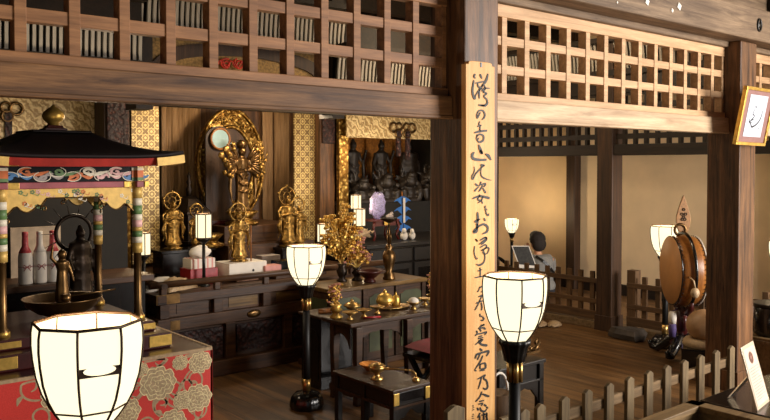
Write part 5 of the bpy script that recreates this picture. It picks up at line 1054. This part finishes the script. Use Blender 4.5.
for k, (dx, dy) in enumerate(((1, 0), (-1, 0), (0, 1), (0, -1))):
    d = (nrm*(dx+dy*.9)+sd*(dy-dx*.9)).normalized(); m = MB(); m.tube([base+EZ*.17, base+d*.09+EZ*.16, base+d*.17+EZ*.09, base+d*.24+EZ*.04, base+d*.29+EZ*.05, base+d*.31+EZ*.09, base+d*.285+EZ*.1], [.05, .048, .042, .036, .032, .024, .014], 8)
    zmin = min(v.z for v in m.v); m.v = [v-EZ*min(0, zmin) for v in m.v]; m.build('foot', 'black', t)
MB().lathe([(.1, .1), (.11, .13), (.07, .17)], (dc.x, dc.y, 0), 20).build('hub', 'redlac', t)
zf0 = dz+R*1.08; zf1 = P(685, 195, Y=dc.y).z; H = zf1-zf0; m = MB()
ol = [(0, 0), (.035, .02*H), (.05, .15*H), (.058, .3*H), (.055, .45*H), (.042, .62*H), (.024, .8*H), (.008, .95*H), (0, H)]; ol = [(a*1.15, b) for a, b in ol]
ux = RT; m.prism(ol+[(-a, b) for a, b in ol[-2:0:-1]], Vector((dc.x, dc.y, zf0)), ux, EZ, .02); fl = m.build('flame_finial', 'finial', t, bevel=.004)
m = MB()
for a, b in ((0, .62), (-.015, .5), (.018, .5), (0, .42), (-.012, .36), (.012, .36)): m.torus(Vector((dc.x, dc.y, zf0+b*H))+ux*a-FW*.004, .011, .004, ux, EZ, 12, 5)
m.build('finial_openwork', 'bronzed', fl)
m = MB(); m.torus(Vector((dc.x, dc.y, zf0+.03))-ux*.03, .05, .014, ux, EZ, 18, 6); m.build('finial_ring', 'bronze', fl)
q = Vector((dc.x, dc.y, dz))-FW*.05+RT*.115-EZ*.2-nrm*.0; q = P(695, 293, Y=dc.y-.36); t = thing('drum_mallet', 'pale round headed mallet hanging from the drum rim', 'mallet', tuple(q)); m = MB(); m.ell(q, (.038, .038, .045), 14, 9); m.build('head', 'beige', t); m = MB(); m.tube([q+EZ*.04, q+EZ*.1+RT*-.01, Vector((dc.x, dc.y, dz))+(q-Vector((dc.x, dc.y, q.z)))*.55-EZ*.02], .007, 6); m.build('cord', 'beige', t)
q = P(672.5, 318, Y=dc.y+.02); t = thing('hanging_bundle', 'white and purple cloth bundle hanging beside the drum stand', 'cloth', tuple(q)); m = MB(); m.lathe([(.03, -.05), (.036, 0), (.034, .055), (.02, .06)], q, 12); m.build('white_wrap', 'white', t); m = MB(); m.lathe([(.028, -.17), (.036, -.1), (.03, -.05)], q, 12); m.build('purple_cloth', 'purple', t); m = MB(); m.tube([q+EZ*.06, Vector((dc.x-.03, dc.y+.03, dz-R*1.12))], .005, 5); m.build('cord', 'purple', t)
fc = at_depth(706, 6.72); zf = P(702, 338, Y=fc.y).z
t = thing('fish_cushion_stand', 'low dark stand with a dull gold cushion under the wooden fish', 'stand', (fc.x, fc.y, 0), .5, local=True); MB().box(-.2, .2, -.18, .18, 0, zf-.07).build('stand_body', 'black', t, bevel=.01); m = MB(); m.torus((0, 0, zf-.045), .13, .045, EX, EY, 28, 10); m.ell((0, 0, zf-.045), (.14, .14, .03)); m.build('cushion', 'beige', t)
t = thing('wooden_fish_drum', 'round carved brown wooden fish drum on its cushion beside the pillar', 'drum', (fc.x, fc.y, zf-.03), .5, local=True); r = .15
m = MB(); m.ell((0, 0, r*.9), (r*1.1, r, r*.9), 24, 16); m.ell((r*.75, 0, r*1.35), (r*.45, r*.3, r*.35), 12, 8); m.build('body', 'fishwood', t, remesh=.009)
m = MB()
for a in range(3): m.torus((-.02, -r*.86-.0, r*1.15), .05-.014*a, .006, EX, Vector((0, .35, 1)).normalized(), 18, 5)
m.tube([(-r*.9, -r*.55, r*.7), (0, -r*.98, r*.55), (r*.9, -r*.55, r*.7)], .012, 6); m.build('carved_lines', 'drumw', t)

# ================================================================ seated person, book stand, bag beyond the inner fence
pp = at_depth(541.5, 10.4); yaw = math.atan2(FW.x, FW.y); face = math.radians(25)
t = thing('person', 'person seated on the floor seen from behind in grey shirt with dark strap', 'person', (pp.x, pp.y, 0), -(PI/2-math.atan2(FW.y, FW.x))+math.radians(22), local=True)
# local +Y looks away from the camera
m = MB()
m.ell((0, 0, .12), (.19, .16, .12)); m.tube([(0, 0, .12), (0, .0, .28), (0, .03, .45), (0, .05, .52)], [.15, .145, .155, .1], 12); m.tube([(-.15, .04, .5), (.15, .04, .5)], .065, 8); m.tube([(0, .06, .52), (0, .08, .62)], [.055, .05], 8)
m.ell((0, .1, .72), (.078, .095, .115)); m.ell((0, .19, .71), (.014, .02, .022), 6, 5); m.ell((0, .185, .665), (.025, .012, .008), 6, 4)
for s in (-1, 1): m.ell((s*.079, .1, .715), (.012, .022, .03), 6, 5); m.ell((s*.03, .175, .74), (.014, .01, .008), 6, 4)
for s in (-1, 1): m.tube([(s*.1, .04, .1), (s*.3, .26, .1), (s*.06, .36, .07)], [.09, .07, .05], 10); m.ell((s*-.02, .38, .05), (.1, .045, .045))
el, ha = Vector((-.25, .12, .36)), Vector((-.115, .18, .60)); m.tube([(-.17, .04, .5), el, ha], [.052, .042, .028], 8)
el2, ha2 = Vector((.25, .12, .3)), Vector((.12, .33, .22)); m.tube([(.17, .04, .5), el2, ha2], [.052, .042, .028], 8)
for h, d, sg in ((ha, (ha-el).normalized(), 1), (ha2, (ha2-el2).normalized(), -1)):
    sx = d.cross(EY).normalized() if abs(d.y) < .9 else EX; m.ell(h+d*.035, (.03, .022, .042), 8, 6)
    for k in range(4): b = h+d*.06+sx*(-.024+.016*k); m.tube([b, b+d*(.034+.006*(k in (1, 2)))+EY*.008, b+d*(.055+.01*(k in (1, 2)))+EY*.024], [.009, .0085, .007], 6)
    m.tube([h+d*.02+sx*.026*sg, h+d*.05+sx*.05*sg+EY*.01, h+d*.075+sx*.045*sg+EY*.02], [.01, .0095, .008], 6)
m.build('body', 'skin', t, remesh=.0085)
m = MB(); m.ell((0, .085, .765), (.108, .112, .108)); m.ell((0, .045, .70), (.1, .08, .1)); m.ell((0, .12, .815), (.085, .095, .06)); m.build('hair', 'hair', t, remesh=.009)
m = MB(); m.ell((0, 0, .16), (.205, .175, .13)); m.tube([(0, 0, .14), (0, -.0, .28), (0, .03, .44), (0, .045, .52), (0, .055, .545)], [.168, .165, .175, .13, .075], 14); m.tube([(-.165, .04, .49), (.165, .04, .49)], .08, 8)
m.tube([(-.17, .04, .49), Vector((-.17, .04, .49)).lerp(el, .75)], [.075, .07], 8); m.tube([(.17, .04, .49), Vector((.17, .04, .49)).lerp(el2, .75)], [.075, .07], 8); m.build('shirt', 'shirt', t, remesh=.011, smooth=3)
m = MB()
for s in (-1, 1): m.tube([(s*.1, .03, .1), (s*.3, .25, .105), (s*.1, .35, .075)], [.115, .09, .068], 10)
m.ell((0, .0, .1), (.2, .17, .1)); m.build('trousers', 'trousers', t, remesh=.012, smooth=2)
m = MB(); pts = [(-.11, -.03, .555), (-.05, -.115, .5), (.03, -.16, .41), (.12, -.155, .3), (.19, -.09, .2)]; vs = []
for x, y, z in pts:
    for o_ in (-.016, .016): vs.append((x+o_*.7, y-.012, z+o_*.7))
m.add(vs, [(2*i, 2*i+1, 2*i+3, 2*i+2) for i in range(4)]); m.build('bag_strap', 'black', t, solid=.006)
sp = at_depth(521, 10.2); t = thing('book_stand', 'slanted stand with a grey printed board before the seated person', 'stand', (sp.x, sp.y, 0)); a, b, c, d = P(517.5, 244, Y=sp.y), P(531, 243, Y=sp.y-.1), P(535, 266, Y=sp.y-.3), P(526, 268, Y=sp.y-.2)
ux_ = (b-a).normalized(); uy_ = (a-d).normalized(); d = d-RT*.05; m = MB(); m.prism([(0, 0), (.22, 0), (.22, .3), (0, .3)], d-RT*.03, RT, (EZ*.95-RT*.35).normalized(), .02); m.build('board', 'white', t); m = MB(); m.prism([(.012, .05), (.21, .03), (.21, .29), (.012, .29)], d-RT*.03-FW*.003, RT, (EZ*.95-RT*.35).normalized(), .004); m.build('print', 'photo', t); MB().tube([d+RT*.06+FW*.05, (d.x+.05, d.y+.06, .02)], .015, 8).build('leg', 'black', t); MB().lathe([(.14, 0), (.13, .02), (.02, .03)], (d.x+.05, d.y+.06, 0), 18).build('foot', 'black', t)
bp = at_depth(495, 10.9); t = thing('round_backed_chair', 'low dark chair with a curved back left of the small distant lamp', 'chair', (bp.x, bp.y, 0), math.radians(-30), local=True); zz = P(505, 254, Y=bp.y).z; m = MB(); m.tube([(.24*math.cos(a*PI/12), .1*math.sin(a*PI/12), zz-.03-.16*abs(math.cos(a*PI/12))**2) for a in range(13)], .025, 8); m.build('curved_back', 'black', t); MB().box(-.22, .22, -.2, .12, .27, .31).build('seat', 'black', t, bevel=.006)
for sx in (-1, 1):
    MB().tube([(sx*.2, .08, 0), (sx*.23, .04, zz-.19)], .018, 8).build('leg', 'black', t); MB().tube([(sx*.2, -.17, 0), (sx*.2, -.17, .27)], .018, 8).build('leg', 'black', t)

# ================================================================ front right: picket fence, money box, black table, notice
YF = 2.66; t = thing('picket_fence', 'weathered low picket fence across the front of the hall, lower right', 'fence', (4.4, YF, 0))
xs = [P(px, 370, Y=YF).x for px in (505.5, 524)]; x = P(540, 390, Y=YF).x; pit = (P(731, 345.6, Y=YF).x-x)/10
xs += [x+pit*i for i in range(11)]; zt_ = P(731, 345.6, Y=YF).z
for i, x in enumerate(xs):
    top = zt_-.012*(i == 0); m = MB(); w = .036 if i else .04
    m.prism([(x-w, .02), (x+w, .02), (x+w, top-.018), (x+.004, top), (x-.004, top), (x-w, top-.018)] if i else [(x-w, .02), (x+w, .02), (x+w, top), (x-w, top)], (0, YF-.012, 0), EX, EZ, .024); m.build('picket', 'fencez', t, bevel=.003)
for z in (zt_-.12, .12): MB().box(xs[0]-.03, xs[-1]+.05, YF+.014, YF+.045, z-.03, z+.03).build('rail', 'fencex', t, bevel=.003)
p = P(456.5, 406, Y=2.6); t = thing('fence_stub', 'single wide pointed fence board in front of the calligraphy pillar foot', 'fence', (p.x, 2.6, 0)); m = MB(); w = .058; m.prism([(p.x-w, 0), (p.x+w, 0), (p.x+w, p.z-.02), (p.x+.01, p.z), (p.x-.01, p.z), (p.x-w, p.z-.02)], (0, 2.6, 0), EX, EZ, .03); m.build('picket', 'fencez', t, bevel=.003); MB().box(p.x-.25, p.x+.06, 2.632, 2.66, p.z-.2, p.z-.14).build('rail', 'fencex', t)
zo = .55; c = P(693, 400.5, Z=zo); ox1, oy1 = c.x, c.y; ox0, oy0 = ox1-1.15, oy1-.62
t = thing('money_box', 'brown wooden collection box with open framed top, bottom right', 'box', ((ox0+ox1)/2, (oy0+oy1)/2, 0))
th = .055
for a, b, cc, d in ((ox0, ox1, oy1-th, oy1), (ox0, ox1, oy0, oy0+th), (ox0, ox0+th, oy0, oy1), (ox1-th, ox1, oy0, oy1)): MB().box(a, b, cc, d, 0, zo-.03).build('side_board', 'saisen', t); MB().box(a-.012, b+.012, cc-.012, d+.012, zo-.03, zo).build('rim', 'saisen', t, bevel=.004)
MB().box(ox0+th, ox1-th, oy0+th, oy1-th, zo-.2, zo-.18).build('slatted_floor', 'altarw', t)
zk = .47; c = P(699.5, 400, Z=zk); kx0, ky1 = c.x, c.y; t = thing('black_side_table', 'glossy black table top beside the collection box', 'table', (kx0+.7, ky1-.3, 0)); MB().box(kx0, kx0+1.3, ky1-.62, ky1, zk-.025, zk).build('top', 'black', t, bevel=.004)
for x in (kx0+.03, kx0+1.21):
    for y in (ky1-.58, ky1-.09): MB().box(x, x+.06, y, y+.06, 0, zk-.025).build('leg', 'black', t)
MB().box(kx0+.05, kx0+1.25, ky1-.57, ky1-.04, zk-.1, zk-.025).build('apron', 'black', t)
p = P(757, 411, Z=zk); tl = P(742, 347.5, Y=p.y+.10); uy_ = (tl-p); hgt = uy_.length; uy_.normalize(); ux_ = Vector((.985, .17, 0)).normalized(); uy_ = (uy_-ux_*uy_.dot(ux_)*.6).normalized()
t = thing('notice_holder', 'clear acrylic notice holder with printed sheet leaning on the black table', 'sign', tuple(p)); m = MB(); w = .225; n_ = ux_.cross(uy_)
m.prism([(0, 0), (w, 0), (w, hgt), (0, hgt)], p+n_*.004, ux_, uy_, .008); m.build('acrylic_plate', plain('clear_plate', '#c9b7a0', .1, spec=.6, var=.03), t, bevel=.001)
m = MB(); m.prism([(.016, .016), (w-.016, .016), (w-.016, hgt-.018), (.016, hgt-.018)], p+n_*.0055, ux_, uy_, .001); pa = m.build('paper', 'printp', t)
m = MB(); cx_, cz_ = w*.5, hgt*.78
for k in range(16): a = k*2*PI/16; m.prism(disc(cx_+.026*math.cos(a), cz_+.022*math.sin(a), .011, 8), p+n_*.0062, ux_, uy_, .0004)
m.prism(disc(cx_, cz_, .018, 16), p+n_*.0062, ux_, uy_, .0004); m.build('crest', plain('brown_print', '#8a5a48', .7), pa)
m = MB(); rr = random.Random(6)
for k in range(12): zz = hgt*.62-k*.0145; m.prism([(.035, zz), (w-.035-rr.uniform(0, .05)*(k % 4 == 3), zz), (w-.035-rr.uniform(0, .05)*(k % 4 == 3), zz+.004), (.035, zz+.004)], p+n_*.0062, ux_, uy_, .0004)
m.build('printed_lines', 'pink', pa); m = MB(); m.bar(p+ux_*w*.5-n_*.004+uy_*hgt*.55, Vector((p.x+w*.5, p.y+.2, zk+.004)), .06, .006); m.build('back_leg', 'acrylic', t)
bp = at_depth(775, 6.3); zz0 = P(770, 336, Y=bp.y).z; zz1 = P(770, 304, Y=bp.y).z; t = thing('black_tub', 'round black tub at the right edge behind the pillar', 'tub', (bp.x, bp.y, zz0), local=True); MB().lathe([(.13, 0), (.145, .02), (.155, zz1-zz0), (.14, zz1-zz0), (.13, .05), (.02, .04)], n=32).build('tub_body', 'black', t); MB().lathe([(.158, zz1-zz0-.02), (.165, zz1-zz0), (.152, zz1-zz0+.004)], n=32).build('rim', 'tableb', t)
t = thing('tub_crate', 'brown wooden crate under the black tub at the right edge', 'crate', (bp.x, bp.y, 0), local=True); MB().box(-.18, .18, -.16, .16, 0, zz0).build('crate_body', 'saisen', t, bevel=.006)
for z in (.04, zz0-.05): MB().box(-.19, .19, -.17, .17, z, z+.03).build('band', 'fencex', t, bevel=.003)
